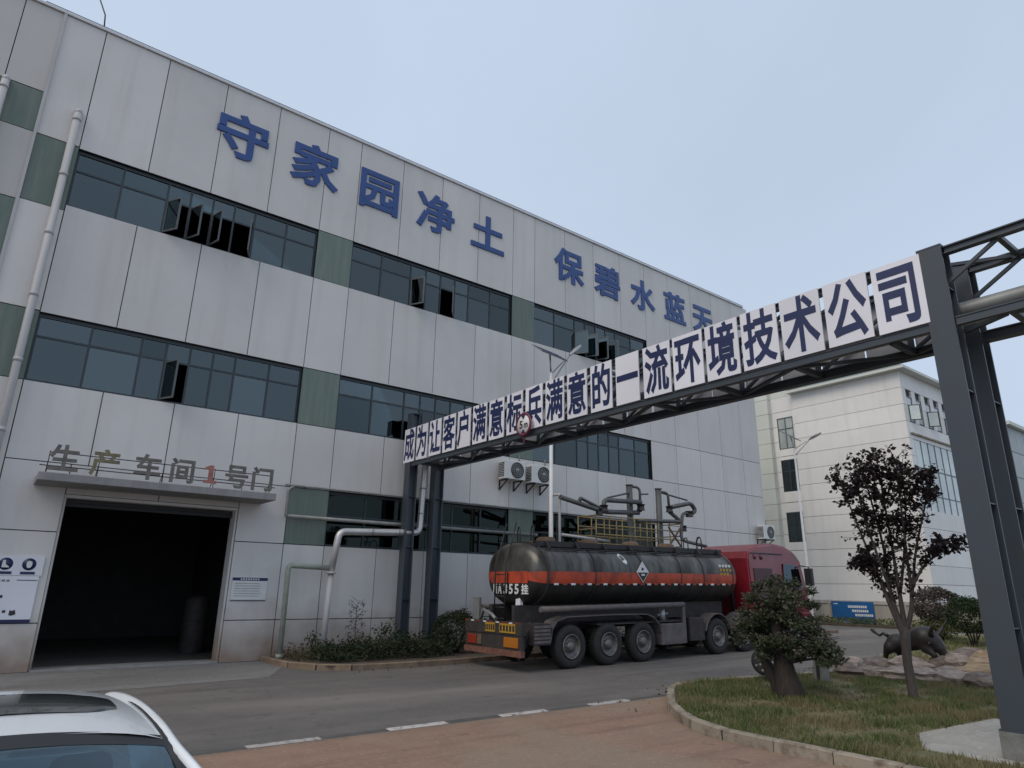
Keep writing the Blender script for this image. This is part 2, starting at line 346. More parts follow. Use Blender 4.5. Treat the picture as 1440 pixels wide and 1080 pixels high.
LEAF = dict(
    green=leaf_mat('leaf_green', [(0.022, 0.042, 0.020), (0.045, 0.072, 0.030), (0.07, 0.098, 0.042), (0.09, 0.085, 0.06), (0.13, 0.13, 0.10)]),
    purple=leaf_mat('leaf_purple', [(0.016, 0.011, 0.014), (0.030, 0.018, 0.021), (0.045, 0.028, 0.028), (0.035, 0.032, 0.024)]),
    hedge=leaf_mat('leaf_hedge', [(0.014, 0.026, 0.013), (0.026, 0.044, 0.019), (0.042, 0.062, 0.026), (0.035, 0.032, 0.020)]),
    shrub=leaf_mat('leaf_shrub', [(0.018, 0.034, 0.016), (0.030, 0.050, 0.020), (0.050, 0.075, 0.028)]),
    mauve=leaf_mat('leaf_mauve', [(0.055, 0.045, 0.042), (0.10, 0.078, 0.072), (0.16, 0.135, 0.125), (0.07, 0.08, 0.04)]),
    yellow=leaf_mat('leaf_yellowgreen', [(0.05, 0.07, 0.02), (0.10, 0.12, 0.03), (0.15, 0.15, 0.04)]),
    grass=leaf_mat('grass_blade', [(0.07, 0.125, 0.034), (0.11, 0.16, 0.048), (0.16, 0.185, 0.07), (0.26, 0.215, 0.125), (0.09, 0.145, 0.042)], trans=0.35, patch=(0.27, 0.215, 0.125)),
    dry=leaf_mat('dry_plant', [(0.10, 0.08, 0.04), (0.07, 0.075, 0.03), (0.13, 0.09, 0.06)]),
)

# ------------------------------------------------------------------ lettering
_gc = {}
def _raw(ch, bold):
    cu = bpy.data.curves.new('glyph', 'FONT'); cu.body = ch; cu.size = 1.0; cu.extrude = 0.5; cu.bevel_depth = bold; cu.bevel_resolution = 0; cu.resolution_u = 2
    o = bpy.data.objects.new('glyph', cu); COL.objects.link(o)
    dg = bpy.context.evaluated_depsgraph_get()
    me = bpy.data.meshes.new_from_object(o.evaluated_get(dg))
    v = np.empty(len(me.vertices) * 3); me.vertices.foreach_get('co', v)
    fs = [tuple(p.vertices) for p in me.polygons]
    bpy.data.objects.remove(o); bpy.data.curves.remove(cu); bpy.data.meshes.remove(me)
    return v.reshape(-1, 3), fs
_ref, _ = _raw('国', 0.0)
REF = (_ref[:, 0].min() - 0.03, _ref[:, 0].max() + 0.03, _ref[:, 1].min() - 0.03, _ref[:, 1].max() + 0.03)
def glyph_mesh(ch, w, h, d, orient, bold=0.025, fit=False):
    """mesh of one character centred on its em box; orient: 3 columns giving world axes of glyph right, up, out"""
    k = (ch, bold)
    if k not in _gc: _gc[k] = _raw(ch, bold)
    v, fs = _gc[k]
    if len(v) == 0: v, fs = np.zeros((3, 3)), [(0, 1, 2)]
    if fit: x0, x1, y0, y1 = v[:, 0].min(), v[:, 0].max(), v[:, 1].min(), v[:, 1].max()
    else: x0, x1, y0, y1 = REF
    u = np.stack([((v[:, 0] - x0) / (x1 - x0) - 0.5) * w, ((v[:, 1] - y0) / (y1 - y0) - 0.5) * h, (v[:, 2] / 1.06 + 0.5) * d], 1)
    u = u @ np.array(orient).astype(float)
    me = bpy.data.meshes.new('character'); me.from_pydata(u.tolist(), [], fs); me.update()
    return me
FRONT = ((1, 0, 0), (0, 0, 1), (0, -1, 0))       # seen from -Y
SIDE = ((0, -1, 0), (0, 0, 1), (-1, 0, 0))       # seen from -X
_chars = '守家园净土保碧水蓝天成为让客户满意标兵的一流环境技术公司生产车间1号门5m川A3挂'
for _c in _chars: _gc[(_c, 0.025)] = _raw(_c, 0.025)

# ================================================================== THE SETTING
def sheet(name, poly, dz, m, cuts=(10.0,), sub=0):
    """flat polygon draped on the sloping ground, dz above it"""
    bm = bmesh.new()
    f = bm.faces.new([bm.verts.new((x, y, 0)) for x, y in poly])
    for c in cuts:
        bmesh.ops.bisect_plane(bm, geom=bm.verts[:] + bm.edges[:] + bm.faces[:], plane_co=(c, 0, 0), plane_no=(1, 0, 0))
    for v in bm.verts: v.co.z = g(v.co.x) + dz
    bmesh.ops.triangulate(bm, faces=bm.faces[:])
    bmesh.ops.recalc_face_normals(bm, faces=bm.faces[:])
    if bm.faces[:][0].normal.z < 0: bmesh.ops.reverse_faces(bm, faces=bm.faces[:])
    me = bpy.data.meshes.new(name); bm.to_mesh(me); bm.free()
    return tag(link(name, me, m), kind='structure')

sheet('ground', [(-500, -400), (900, -400), (900, 700), (-500, 700)], 0.0, M['asphalt'], (10.0, 60.0))
sheet('forecourt_paving', [(-40, -40), (8.72, -40), (8.72, 6.2), (8.80, 6.8), (9.25, 7.6), (10.1, 8.55), (11.2, 9.42), (-40, 9.42)], 0.004, M['paving'])
sheet('door_apron', [(-12, 19.56), (-12, 15.9), (3.0, 15.7), (5.6, 16.1), (6.55, 17.9), (6.55, 19.56)], 0.004, M['apron'])

def kerb_run(name, pts, w, h, mats, step=1.0, gap=0.012, depth=0.1):
    """a run of kerb stones; the root is the joint bed, each stone is a part"""
    root = MB()
    n = len(pts)
    segs = []
    carry = 0.0; acc = []
    # resample to stones
    P = [Vector((x, y, 0)) for x, y in pts]
    L = [0.0]
    for a, b in zip(P, P[1:]): L.append(L[-1] + (b - a).length)
    def at(s):
        for i in range(n - 1):
            if s <= L[i + 1] or i == n - 2:
                return P[i].lerp(P[i + 1], (s - L[i]) / (L[i + 1] - L[i]))
    N = max(1, int(round(L[-1] / step)))
    stones = []
    for i in range(N):
        a, b = at(L[-1] * i / N + gap / 2), at(L[-1] * (i + 1) / N - gap / 2)
        stones.append((a, b))
        d = (b - a).normalized(); nn = Vector((-d.y, d.x, 0)) * (w / 2 - 0.006)
        a2, b2 = a - d * gap, b + d * gap
        zt = h - 0.02
        root.hexa([(a2.x - nn.x, a2.y - nn.y, g(a2.x) - depth), (b2.x - nn.x, b2.y - nn.y, g(b2.x) - depth), (b2.x + nn.x, b2.y + nn.y, g(b2.x) - depth), (a2.x + nn.x, a2.y + nn.y, g(a2.x) - depth),
                   (a2.x - nn.x, a2.y - nn.y, g(a2.x) + zt), (b2.x - nn.x, b2.y - nn.y, g(b2.x) + zt), (b2.x + nn.x, b2.y + nn.y, g(b2.x) + zt), (a2.x + nn.x, a2.y + nn.y, g(a2.x) + zt)])
    r = tag(root.build(name, M['joint']), kind='structure')
    for i, (a, b) in enumerate(stones):
        d = (b - a).normalized(); nn = Vector((-d.y, d.x, 0)) * (w / 2)
        j = random.uniform(-0.004, 0.004)
        q = MB(); c = 0.018
        lo = [(a.x - nn.x, a.y - nn.y), (b.x - nn.x, b.y - nn.y), (b.x + nn.x, b.y + nn.y), (a.x + nn.x, a.y + nn.y)]
        cx, cy = (a.x + b.x) / 2, (a.y + b.y) / 2
        k = 1 - c / (w / 2); ku = nn * k; e = d * c
        up = [(a.x + e.x - ku.x, a.y + e.y - ku.y), (b.x - e.x - ku.x, b.y - e.y - ku.y), (b.x - e.x + ku.x, b.y - e.y + ku.y), (a.x + e.x + ku.x, a.y + e.y + ku.y)]
        q.hexa([(x, y, g(x) - depth) for x, y in lo] + [(x, y, g(x) + h + j - c) for x, y in lo])
        q.f = [f for i2, f in enumerate(q.f) if i2 != 1]; q.m = q.m[:5]; q.sm = q.sm[:5]
        q._add([(x, y, g(x) + h + j - c) for x, y in lo] + [(x, y, g(x) + h + j) for x, y in up], [(4, 5, 6, 7), (0, 1, 5, 4), (1, 2, 6, 5), (2, 3, 7, 6), (3, 0, 4, 7)])
        q.build('kerb_stone', mats[i % len(mats)], r)
    return r

# flush kerb between asphalt and paving, every other stone painted white
kerb_run('road_edge_kerb', [(-11.0, 9.56), (11.2, 9.56)], 0.16, 0.012, [M['kerb_white'], M['kerb_dull']], 1.02, depth=0.05)
# lawn island
ISL = [(8.82, -12.0), (8.82, 6.2), (8.90, 6.75), (9.35, 7.5), (10.15, 8.4), (11.3, 9.35), (12.0, 9.72), (13.4, 9.62), (14.9, 9.2), (16.6, 8.9), (18.6, 9.3), (20.5, 9.7), (24.0, 10.4), (28.0, 12.0), (31.0, 12.6), (33.0, 11.5), (34.0, 9.0), (34.0, -12.0)]
sheet('lawn', ISL, 0.10, M['lawnsoil'])
kerb_run('lawn_kerb', [(8.76, -12.0)] + [(x - 0.06, y + 0.04) for x, y in ISL[1:-1]] + [(34.06, -12.0)], 0.15, 0.15, [M['kerb']], 0.8)
# planting bed in front of the workshop
sheet('planting_bed', [(6.62, 19.45), (6.62, 17.6), (7.2, 16.55), (8.2, 16.35), (31.0, 16.35), (31.0, 19.45)], 0.11, M['soil'])
kerb_run('bed_kerb', [(6.55, 19.4), (6.52, 18.0), (6.75, 17.2), (7.3, 16.45), (8.3, 16.27), (31.0, 16.27)], 0.14, 0.14, [M['kerb_bed']], 0.9)
# light concrete slab at the gantry foot
def slab(name, poly, dz, hgt, m):
    b = MB(); n = len(poly)
    b._add([(x, y, g(x) - 0.05) for x, y in poly] + [(x, y, g(x) + dz + hgt) for x, y in poly], [tuple(reversed(range(n))), tuple(range(n, 2 * n))] + [(i, (i + 1) % n, (i + 1) % n + n, i + n) for i in range(n)])
    return tag(b.build(name, m), kind='structure')
slab('gantry_pad', [(9.95, 2.2), (10.05, 4.35), (11.0, 4.75), (13.1, 4.5), (13.3, 2.2)], 0.10, 0.012, M['padconc'])
slab('far_verge', [(36.2, 7.5), (36.2, 21.0), (37.35, 21.0), (37.35, 7.5)], 0.0, 0.10, M['soil'])

# ================================================================== WORKSHOP BUILDING
FY = 19.5
bld = empty('workshop_building', (10, FY, 0), 'long grey panelled workshop building with three bands of dark windows and a roller-door bay', 'building')
def bpart(mb, name, m, parent=None, kind=None):
    p = parent or bld
    base = Vector((10, FY, 0)) if parent is None else Vector((0, 0, 0))
    mb.v = [tuple(Vector(v) - base) for v in mb.v]
    return mb.build(name, m, p, kind=kind)
ZR = [0.0, 1.05, 3.10, 4.73, 6.65, 8.42, 11.48, 13.20, 17.15]
XL, XR = -14.0, 31.35
JX = [-14.0, -12.2, -10.5, -8.8, -7.1, -5.4, -3.6, -1.9, -1.0, 0.0, 1.69, 3.38, 5.07, 6.78, 8.0, 9.7, 11.4, 13.13, 14.85, 16.0, 17.7, 19.42, 21.12, 22.82, 24.55, 26.3, 28.05, 29.8, 31.35]
BAYS = [(0.0, 6.78), (8.0, 14.85), (16.0, 22.82)]
GREENS = [(6.78, 8.0), (14.85, 16.0)]
DOOR = (1.33, 5.42, 4.0)
# core wall behind the panels, with the real openings
core = MB(); CY0, CY1 = FY + 0.055, FY + 0.30
def corerow(z0, z1, solids):
    for a, b in solids: core.box(a, b, CY0, CY1, z0, z1)
def holes(z0, z1, hs):
    x = XL; s = []
    for a, b in hs: s.append((x, a)); x = b
    s.append((x, XR)); corerow(z0, z1, s)
holes(-0.3, 3.10, [DOOR[:2]])
holes(3.10, 4.0, [DOOR[:2], (8.0, 14.85), (16.0, 22.82)])
holes(4.0, 4.73, [(8.0, 14.85), (16.0, 22.82)])
holes(4.73, 6.65, [])
holes(6.65, 8.42, BAYS)
holes(8.42, 11.48, [])
holes(11.48, 13.20, BAYS)
holes(13.20, 17.05, [])
core.box(XR - 0.3, XR - 0.055, FY + 0.31, 46, -0.3, 17.05)     # end wall
core.box(XL, XL + 0.25, FY + 0.31, 46, -0.3, 17.05)
core.box(XL + 0.26, XR - 0.31, 45.7, 46, -0.3, 17.05)
bpart(core, 'wall_core', M['joint'])
slabs = MB()
for z in (-0.02, 4.9, 9.75, 14.4):
    slabs.box(XL + 0.3, XR - 0.35, FY + 0.32, 45.6, z - 0.22, z)
slabs.box(XL + 0.3, XR - 0.35, FY + 0.32, 45.6, 16.6, 16.8)
bpart(slabs, 'floor_slab', M['interior'])
iw = MB()
iw.box(-2.2, -2.0, FY + 0.34, 40, 0, 4.66); iw.box(6.95, 7.1, FY + 0.34, 40, 0, 4.66); iw.box(-1.98, 6.93, 30, 30.2, 0, 4.66)
for z in (4.92, 9.77): iw.box(XL + 0.4, XR - 0.5, 27.0, 27.2, z, z + 4.2)
bpart(iw, 'inner_wall', M['interior'])
cols_in = MB()
for x in (7.4, 15.4):
    for z in (0.0, 4.92, 9.77): cols_in.box(x - 0.3, x + 0.3, FY + 0.34, FY + 0.85, z, z + 4.3)
bpart(cols_in, 'inner_column', M['interior'])

GAP = 0.012
def panel(x0, x1, z0, z1, m=None):
    b = MB(); b.box(x0 + GAP, x1 - GAP, FY - random.uniform(0, 0.003), FY + 0.05, z0 + GAP, z1 - GAP)
    bpart(b, 'wall_panel', m or M['panel'])
def green(x0, x1, z0, z1):
    b = MB(); b.box(x0 + GAP, x1 - GAP, FY + 0.006, FY + 0.05, z0 + GAP, z1 - GAP)
    bpart(b, 'green_panel', M['green'])
for a, b in zip(JX, JX[1:]):
    tower = b <= -0.99
    solid = a >= 22.8
    isg = (a, b) in GREENS
    inbay = any(p[0] <= a < p[1] for p in BAYS)
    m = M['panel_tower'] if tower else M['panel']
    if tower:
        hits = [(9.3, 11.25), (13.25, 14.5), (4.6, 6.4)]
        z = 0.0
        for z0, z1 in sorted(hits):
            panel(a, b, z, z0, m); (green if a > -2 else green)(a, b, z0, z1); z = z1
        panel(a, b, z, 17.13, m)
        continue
    if -1.01 < a < -0.5:
        for z0, z1 in ((0, 1.05), (1.05, 3.1), (3.1, 6.65)): panel(a, b, z0, z1)
        green(a, b, 6.65, 8.45); panel(a, b, 8.45, 11.3); green(a, b, 11.3, 13.25); panel(a, b, 13.25, 17.13); continue
    panel(a, b, 13.20, 17.13) if not solid else None
    if solid:
        for z0, z1 in ((0, 1.05), (1.05, 3.1), (3.1, 4.73), (4.73, 6.65), (6.65, 8.42), (8.42, 17.13)): panel(a, b, z0, z1)
        continue
    panel(a, b, 8.42, 11.48)
    if isg: green(a, b, 11.48, 13.2); green(a, b, 6.65, 8.42); green(a, b, 3.1, 4.73)
    panel(a, b, 4.73, 6.65)
    if a >= 6.7:
        panel(a, b, 1.05, 3.1); panel(a, b, 0, 1.05)
# piers and lintel round the roller-door bay
for x0, x1 in ((0.0, DOOR[0]), (DOOR[1], 6.78)):
    panel(x0, x1, 0, 1.05); panel(x0, x1, 1.05, 3.1); panel(x0, x1, 3.1, 4.73)
for x0, x1 in ((1.33, 3.38), (3.38, 5.42)): panel(x0, x1, 4.0, 4.73)
# door reveal
rv = MB()
rv.box(DOOR[0] - 0.02, DOOR[0] + 0.05, FY + 0.055, FY + 0.5, 0, 4.0); rv.box(DOOR[1] - 0.05, DOOR[1] + 0.02, FY + 0.055, FY + 0.5, 0, 4.0)
rv.box(DOOR[0] + 0.05, DOOR[1] - 0.05, FY + 0.056, FY + 0.5, 3.93, 4.02)
bpart(rv, 'door_reveal', M['panel'])
dt = MB()
for i in range(2): dt.box(DOOR[0] + 0.06, DOOR[1] - 0.06, FY + 0.34, FY + 0.40, 3.74 + i * 0.094, 3.74 + i * 0.094 + 0.086)
bpart(dt, 'rolled_door_edge', M['black'])
th = MB(); th.box(DOOR[0] + 0.02, DOOR[1] - 0.02, FY - 0.02, FY + 0.6, -0.05, 0.045)
bpart(th, 'door_sill', M['concrete'])
# parapet cap
cp = MB()
for a in range(int(XL), 31, 3):
    b = min(a + 3, XR + 0.06)
    q = MB(); q.box(a + 0.004, b - 0.004, FY - 0.06, FY + 0.36, 17.135, 17.21); bpart(q, 'parapet_cap', M['coping'])
q = MB(); q.box(XR - 0.36, XR + 0.06, FY + 0.37, 46, 17.135, 17.21); bpart(q, 'parapet_cap', M['coping'])
rod = MB()
for x in np.arange(-1.0, 31, 1.5): rod.tube([(x, FY + 0.1, 17.2), (x, FY + 0.1, 17.36)], 0.012, 5)
rod.tube([(-1.5, FY + 0.1, 17.36), (31.2, FY + 0.1, 17.36)], 0.012, 5)
rod.tube([(-0.1, FY + 0.1, 17.36), (-0.14, FY + 0.1, 17.75), (-0.35, FY + 0.1, 18.2)], 0.02, 5)
bpart(rod, 'lightning_rail', M['dark'])
cn = MB(); cn.box(-1.035, -0.965, FY - 0.05, FY - 0.004, 0.0, 17.13); bpart(cn, 'corner_strip', M['pipe_white'])
# end wall panels
for y0 in np.arange(FY + 0.06, 45, 2.6):
    q = MB(); q.box(XR - 0.05, XR, y0, y0 + 2.58, 0, 17.13); bpart(q, 'wall_panel', M['panel'])

def window(x0, x1, z0, z1, widths, tr, opened=(), glass='glass', head=0.10, yy=FY + 0.10):
    """strip window: dark frame, one pane per field, casements swung out where the photo has them open"""
    fr = MB(); T = 0.055
    Y0, Y1 = yy, yy + 0.06
    tot = sum(widths); xs = [x0]
    for w in widths: xs.append(xs[-1] + w * (x1 - x0) / tot)
    fr.box(x0, x1, Y0, Y1, z0, z0 + T); fr.box(x0, x1, Y0 - 0.01, Y1, z1 - head, z1)
    zt = z1 - tr * (z1 - z0)
    for i, x in enumerate(xs):
        a = x if i == 0 else (x - T if i == len(xs) - 1 else x - T / 2)
        fr.box(a, a + T, Y0 + 0.002, Y1 - 0.002, z0 + T, z1 - head)
    for a, b in zip(xs, xs[1:]): fr.box(a + T / 2, b - T / 2, Y0 + 0.004, Y1 - 0.004, zt - T / 2, zt + T / 2)
    # dark lining of the opening
    fr.box(x0 - 0.02, x0, FY + 0.02, FY + 0.30, z0, z1); fr.box(x1, x1 + 0.02, FY + 0.02, FY + 0.30, z0, z1)
    fr.box(x0, x1, FY + 0.01, FY + 0.30, z1, z1 + 0.025); fr.box(x0, x1, FY + 0.012, FY + 0.30, z0 - 0.025, z0)
    w = bpart(fr, 'window', M['frame'])
    def pane(a, b, c, d):
        p = MB(); p.box(a, b, Y0 + 0.025, Y0 + 0.031, c, d); p.off = (0, 0, 0)
        p.v = [tuple(Vector(v) - Vector((10, FY, 0))) for v in p.v]
        p.build('pane', M[glass], w)
    for i, (a, b) in enumerate(zip(xs, xs[1:])):
        pane(a + T / 2, b - T / 2, zt + T / 2, z1 - head)
        if i in dict(opened):
            ang = dict(opened)[i]
            s = MB(); W = b - a - T; H = zt - z0 - 1.5 * T; t = 0.04
            s.box(0, W, -0.02, 0.02, 0, t); s.box(0, W, -0.02, 0.02, H - t, H); s.box(0, t, -0.019, 0.019, t, H - t); s.box(W - t, W, -0.019, 0.019, t, H - t)
            s.cur = 1; s.box(t, W - t, -0.004, 0.004, t, H - t)
            hinge_left = ang > 0
            o = s.build('casement', [M['sash'], M[glass]], w)
            if hinge_left:
                o.location = (a + T / 2 - 10, Y0 - FY, z0 + T); o.rotation_euler = (0, 0, -math.radians(ang))
            else:
                o.location = (b - T / 2 - 10, Y0 - FY, z0 + T); o.rotation_euler = (0, 0, math.radians(180 - ang) * 1.0)
                o.rotation_euler = (0, 0, math.radians(180 + abs(ang)))
        else:
            pane(a + T / 2, b - T / 2, z0 + T, zt - T / 2)
    return w
WD = [1.15, 1.15, 0.62, 0.62, 0.62, 0.62, 1.0, 1.0]
window(*BAYS[0], 11.48, 13.2, WD, 0.36, {2: 60, 3: 66, 4: 75, 5: -70}.items())
window(*BAYS[1], 11.48, 13.2, WD, 0.36, {2: 62, 4: -55}.items())
window(*BAYS[2], 11.48, 13.2, WD, 0.36, {2: 58, 3: 62, 4: 66, 5: 60}.items())
window(*BAYS[0], 6.65, 8.42, [1.2, 1.2, 0.62, 0.62, 0.62, 0.62, 1.0, 1.0], 0.34, {3: 66}.items())
window(*BAYS[1], 6.65, 8.42, [1.2, 1.2, 0.62, 0.62, 0.62, 0.62, 1.0, 1.0], 0.34)
window(*BAYS[2], 6.65, 8.42, [1.2, 1.2, 0.62, 0.62, 0.62, 0.62, 1.0, 1.0], 0.34)
window(8.0, 14.85, 3.1, 4.73, [1.3, 1.3, 1.0, 1.0, 1.2, 1.2], 0.45, glass='glass_dark')
window(16.0, 22.82, 3.1, 4.73, [1.3, 1.3, 1.0, 1.0, 1.2, 1.2], 0.45, glass='glass_dark')
# pale curtains and boards seen through some of the upper glass
for (x0, x1, z0, z1) in ((1.75, 2.1, 7.75, 8.32), (4.75, 5.05, 7.8, 8.32), (16.1, 17.15, 11.6, 13.1), (17.3, 18.2, 12.3, 13.1), (21.0, 22.7, 11.55, 13.1), (12.9, 13.9, 12.0, 13.1), (17.9, 18.6, 6.75, 8.3), (16.1, 17.1, 7.3, 8.3), (19.4, 20.0, 6.75, 8.3), (20.9, 22.7, 7.6, 8.3), (12.6, 13.6, 7.5, 8.3), (0.1, 1.1, 12.6, 13.1), (5.9, 6.7, 12.5, 13.1)):
    q = MB(); q.box(x0, x1, FY + 0.24, FY + 0.26, z0, z1); bpart(q, 'curtain', M['curtain'])
# dark green blind behind the ground floor glass, dark red partition further on
bl = MB(); bl.box(8.05, 14.8, FY + 0.24, FY + 0.26, 3.95, 4.7); bpart(bl, 'blind', mat('green_blind', (0.025, 0.05, 0.03), 0.8))
bl = MB(); bl.box(19.5, 22.6, FY + 0.24, FY + 0.26, 3.2, 4.6); bpart(bl, 'blind', mat('maroon_blind', (0.10, 0.025, 0.045), 0.8))
# canopy slab over the door
cb = MB(); cb.box(0.66, 6.02, 18.3, FY - 0.006, 4.15, 4.34)
bevel(bpart(cb, 'door_canopy', M['canopy']), 0.015)

# blue slogan on the parapet
sl = empty('wall_slogan', (15.5, FY - 0.02, 15.42), 'raised blue Chinese slogan lettering high on the grey panelled facade', 'lettering')
CX = [4.04, 6.41, 8.80, 11.15, 13.56, 17.93, 20.30, 22.66, 25.02, 27.25]
for c, x in zip('守家园净土保碧水蓝天', CX):
    link('character', glyph_mesh(c, 1.50, 1.52, 0.05, FRONT), M['blue'], sl, (x - 15.5, 0.017, 0))

# letters on rails over the door
ds = empty('door_sign', (3.4, 18.42, 4.34), 'weathered Chinese door letters on thin rails above the canopy', 'sign')
r = MB(); r.tube([(-2.75, 0, 0.16), (2.60, 0, 0.16)], 0.012, 6); r.tube([(-2.6, 0, 0.47), (2.5, 0, 0.47)], 0.012, 6)
for x in (-2.6, -1.6, -0.2, 1.0, 2.45):
    r.tube([(x, 0, 0.0), (x, 0, 0.50)], 0.010, 6); r.tube([(x, 0.0, 0.3), (x - 0.0, 0.35, 0.0)], 0.009, 6)
r.build('letter_rail', M['dark'], ds)
dx = [1.10, 1.93, 2.83, 3.62, 4.30, 4.95, 5.62]
for i, (c, x) in enumerate(zip('生产车间1号门', dx)):
    mm = M['letter_ochre'] if c == '产' else (M['letter_red'] if c == '1' else M['letter_gray'])
    w, h = ((0.20, 0.46) if c == '1' else (0.56, 0.60))
    if c == '1':
        b = MB(); b.prism([(-0.16, -0.23), (0.16, -0.23), (0.16, -0.16), (0.055, -0.16), (0.055, 0.23), (-0.03, 0.23), (-0.15, 0.17), (-0.15, 0.10), (-0.055, 0.13), (-0.055, -0.16), (-0.16, -0.16)], 'y', -0.05, 0.0)
        o = b.build('character', mm, ds, (x - 3.4, -0.013, 0.34)); o['label'] = 'faded red numeral one'
    else:
        o = link('character', glyph_mesh(c, w, h, 0.05, FRONT), mm, ds, (x - 3.4, -0.013, 0.34))

# ------------------------------------------------------------------ things on the facade
def ac_unit(x, z, label, y=FY, w=0.95, h=0.68):
    r = empty('air_conditioner', (x, y, z), label, 'air conditioner', 'outdoor units on the workshop wall')
    b = MB(); b.box(-w / 2, w / 2, -0.52, -0.16, 0, h); bevel(b.build('casing', M['white'], r), 0.02)
    f = MB(); Mx = Matrix.Translation((0.10, -0.525, h / 2)) @ Matrix.Rotation(math.radians(90), 4, 'X')
    f.lathe([(0.29, 0.0), (0.29, 0.02), (0.26, 0.02), (0.255, -0.004)], 28, Mx)
    fo = f.build('fan_ring', M['black'], r)
    d = MB(); d.lathe([(0.0001, 0.002), (0.265, 0.002)], 24, Mx); d.build('fan_opening', M['black'], r)
    gr = MB()
    for k in range(3): gr.lathe([(0.07 + 0.075 * k, 0.012), (0.078 + 0.075 * k, 0.02), (0.086 + 0.075 * k, 0.012)], 20, Mx)
    for k in range(8):
        t = k * math.pi / 8
        gr.bar((0.10 - 0.26 * math.cos(t), -0.54, h / 2 - 0.26 * math.sin(t)), (0.10 + 0.26 * math.cos(t), -0.54, h / 2 + 0.26 * math.sin(t)), 0.008)
    gr.lathe([(0.0001, 0.028), (0.06, 0.022), (0.06, 0.01)], 14, Mx)
    gr.build('fan_grille', M['galv'], r)
    lv = MB()
    for k in range(9): lv.box(-w / 2 - 0.012, -w / 2 - 0.002, -0.50, -0.18, 0.08 + k * 0.06, 0.11 + k * 0.06)
    lv.build('side_louvre', M['dark'], r)
    br = MB()
    for s in (-0.33, 0.33):
        br.bar((s, -0.55, -0.02), (s, -0.01, -0.02), 0.04); br.bar((s, -0.03, -0.02), (s, -0.03, -0.36), 0.04); br.bar((s, -0.50, -0.03), (s, -0.04, -0.34), 0.035)
    br.build('bracket', M['dark'], r)
    hs = MB(); hs.tube([(w / 2, -0.3, 0.2), (w / 2 + 0.08, -0.2, 0.1), (w / 2 + 0.1, -0.02, 0.16), (w / 2 + 0.1, -0.02, h + 0.35)], 0.025, 6); hs.build('hose', M['pipe_gray'], r)
    return r
ac_unit(14.72, 5.74, 'white air conditioner outdoor unit on the wall above the green ground-floor window')
ac_unit(15.98, 5.72, 'white air conditioner outdoor unit on the wall next to the lamp pole')
ac_unit(30.75, 4.50, 'white air conditioner outdoor unit at the far end of the grey facade')

def downpipe(x, ztop, label, r=0.09):
    e = empty('downpipe', (x, FY, 0), label, 'pipe')
    b = MB(); b.tube([(0, -0.16, 0.05), (0, -0.16, ztop - 0.12)], r, 14)
    b.tube([(0, -0.16, ztop - 0.14), (0, -0.13, ztop - 0.03), (0, -0.03, ztop), (0, 0.0, ztop)], r * 1.02, 14)
    b.build('pipe', M['pipe_white'], e)
    z = ztop - 0.35
    while z > 0.3:
        c = MB(); c.tube([(0, -0.16, z), (0, -0.16, z + 0.1)], r * 1.13, 14); c.bar((0, -0.16, z + 0.05), (0, 0.0, z + 0.05), 0.04)
        c.build('collar', M['pipe_white'], e); z -= 1.72
downpipe(-0.20, 14.25, 'grey-white rainwater downpipe running down the corner beside the windows')
downpipe(-1.84, 14.45, 'grey-white rainwater downpipe with its top elbow beside the stair tower green panel')

# pipework on the wall
p = empty('insulated_pipe', (8.2, 18.95, 0.1), 'silver insulated pipe stepping down from the gantry to the wall', 'pipe')
def R3(pts, r, n=12, k=5, rad=0.22):
    """polyline with rounded corners"""
    P = [Vector(q) for q in pts]; out = [P[0]]
    for a, b, c in zip(P, P[1:], P[2:]):
        d1 = (a - b); d2 = (c - b); l = min(rad, d1.length * 0.45, d2.length * 0.45)
        s, e = b + d1.normalized() * l, b + d2.normalized() * l
        for i in range(k + 1):
            t = i / k; out.append(s * (1 - t) ** 2 + b * 2 * t * (1 - t) + e * t * t)
    out.append(P[-1]); return out
O = Vector((8.2, 18.95, 0.1))
def loc(pts, o=O): return [tuple(Vector(q) - o) for q in pts]
b = MB(); b.tube(R3(loc([(10.95, 17.9, 5.95), (10.95, 18.95, 5.90), (10.88, 18.95, 3.62), (8.2, 18.95, 3.50), (8.05, 18.95, 2.36)]), 0, rad=0.2), 0.10, 16); b.build('pipe_run', M['silver'], p)
for z in (5.0, 4.2): b = MB(); b.tube(loc([(10.905 + (z - 4.2) * 0.03, 18.95, z), (10.905 + (z - 4.2) * 0.03, 18.95, z + 0.05)]), 0.107, 16); b.build('clamp_band', M['galv'], p)
for x in (9.2, 10.1): b = MB(); b.tube(loc([(x, 18.95, 3.5 + (x - 8.2) * 0.045), (x + 0.05, 18.95, 3.502 + (x - 8.2) * 0.045)]), 0.107, 16); b.build('clamp_band', M['galv'], p)
b = MB(); b.tube(loc([(8.05, 18.95, 2.36), (8.05, 18.95, 2.30)]), 0.15, 16); b.tube(loc([(8.05, 18.95, 2.30), (8.0, 18.95, 0.1)]), 0.085, 14); b.build('riser', M['pipe_white'], p)
p = empty('wall_pipe', (6.9, 18.95, 0.1), 'pale pipe rising from the planting bed and turning to the riser', 'pipe')
b = MB(); o2 = Vector((6.9, 18.95, 0.1)); b.tube(R3(loc([(6.82, 18.95, 0.05), (6.80, 18.95, 2.50), (8.0, 18.95, 2.46)], o2), 0, rad=0.12), 0.075, 12); b.build('pipe_run', M['pipe_green'], p)
b = MB(); b.tube(loc([(6.82, 18.95, 0.1), (6.82, 18.95, 0.2)], o2), 0.11, 12); b.build('foot_flange', M['pipe_green'], p)
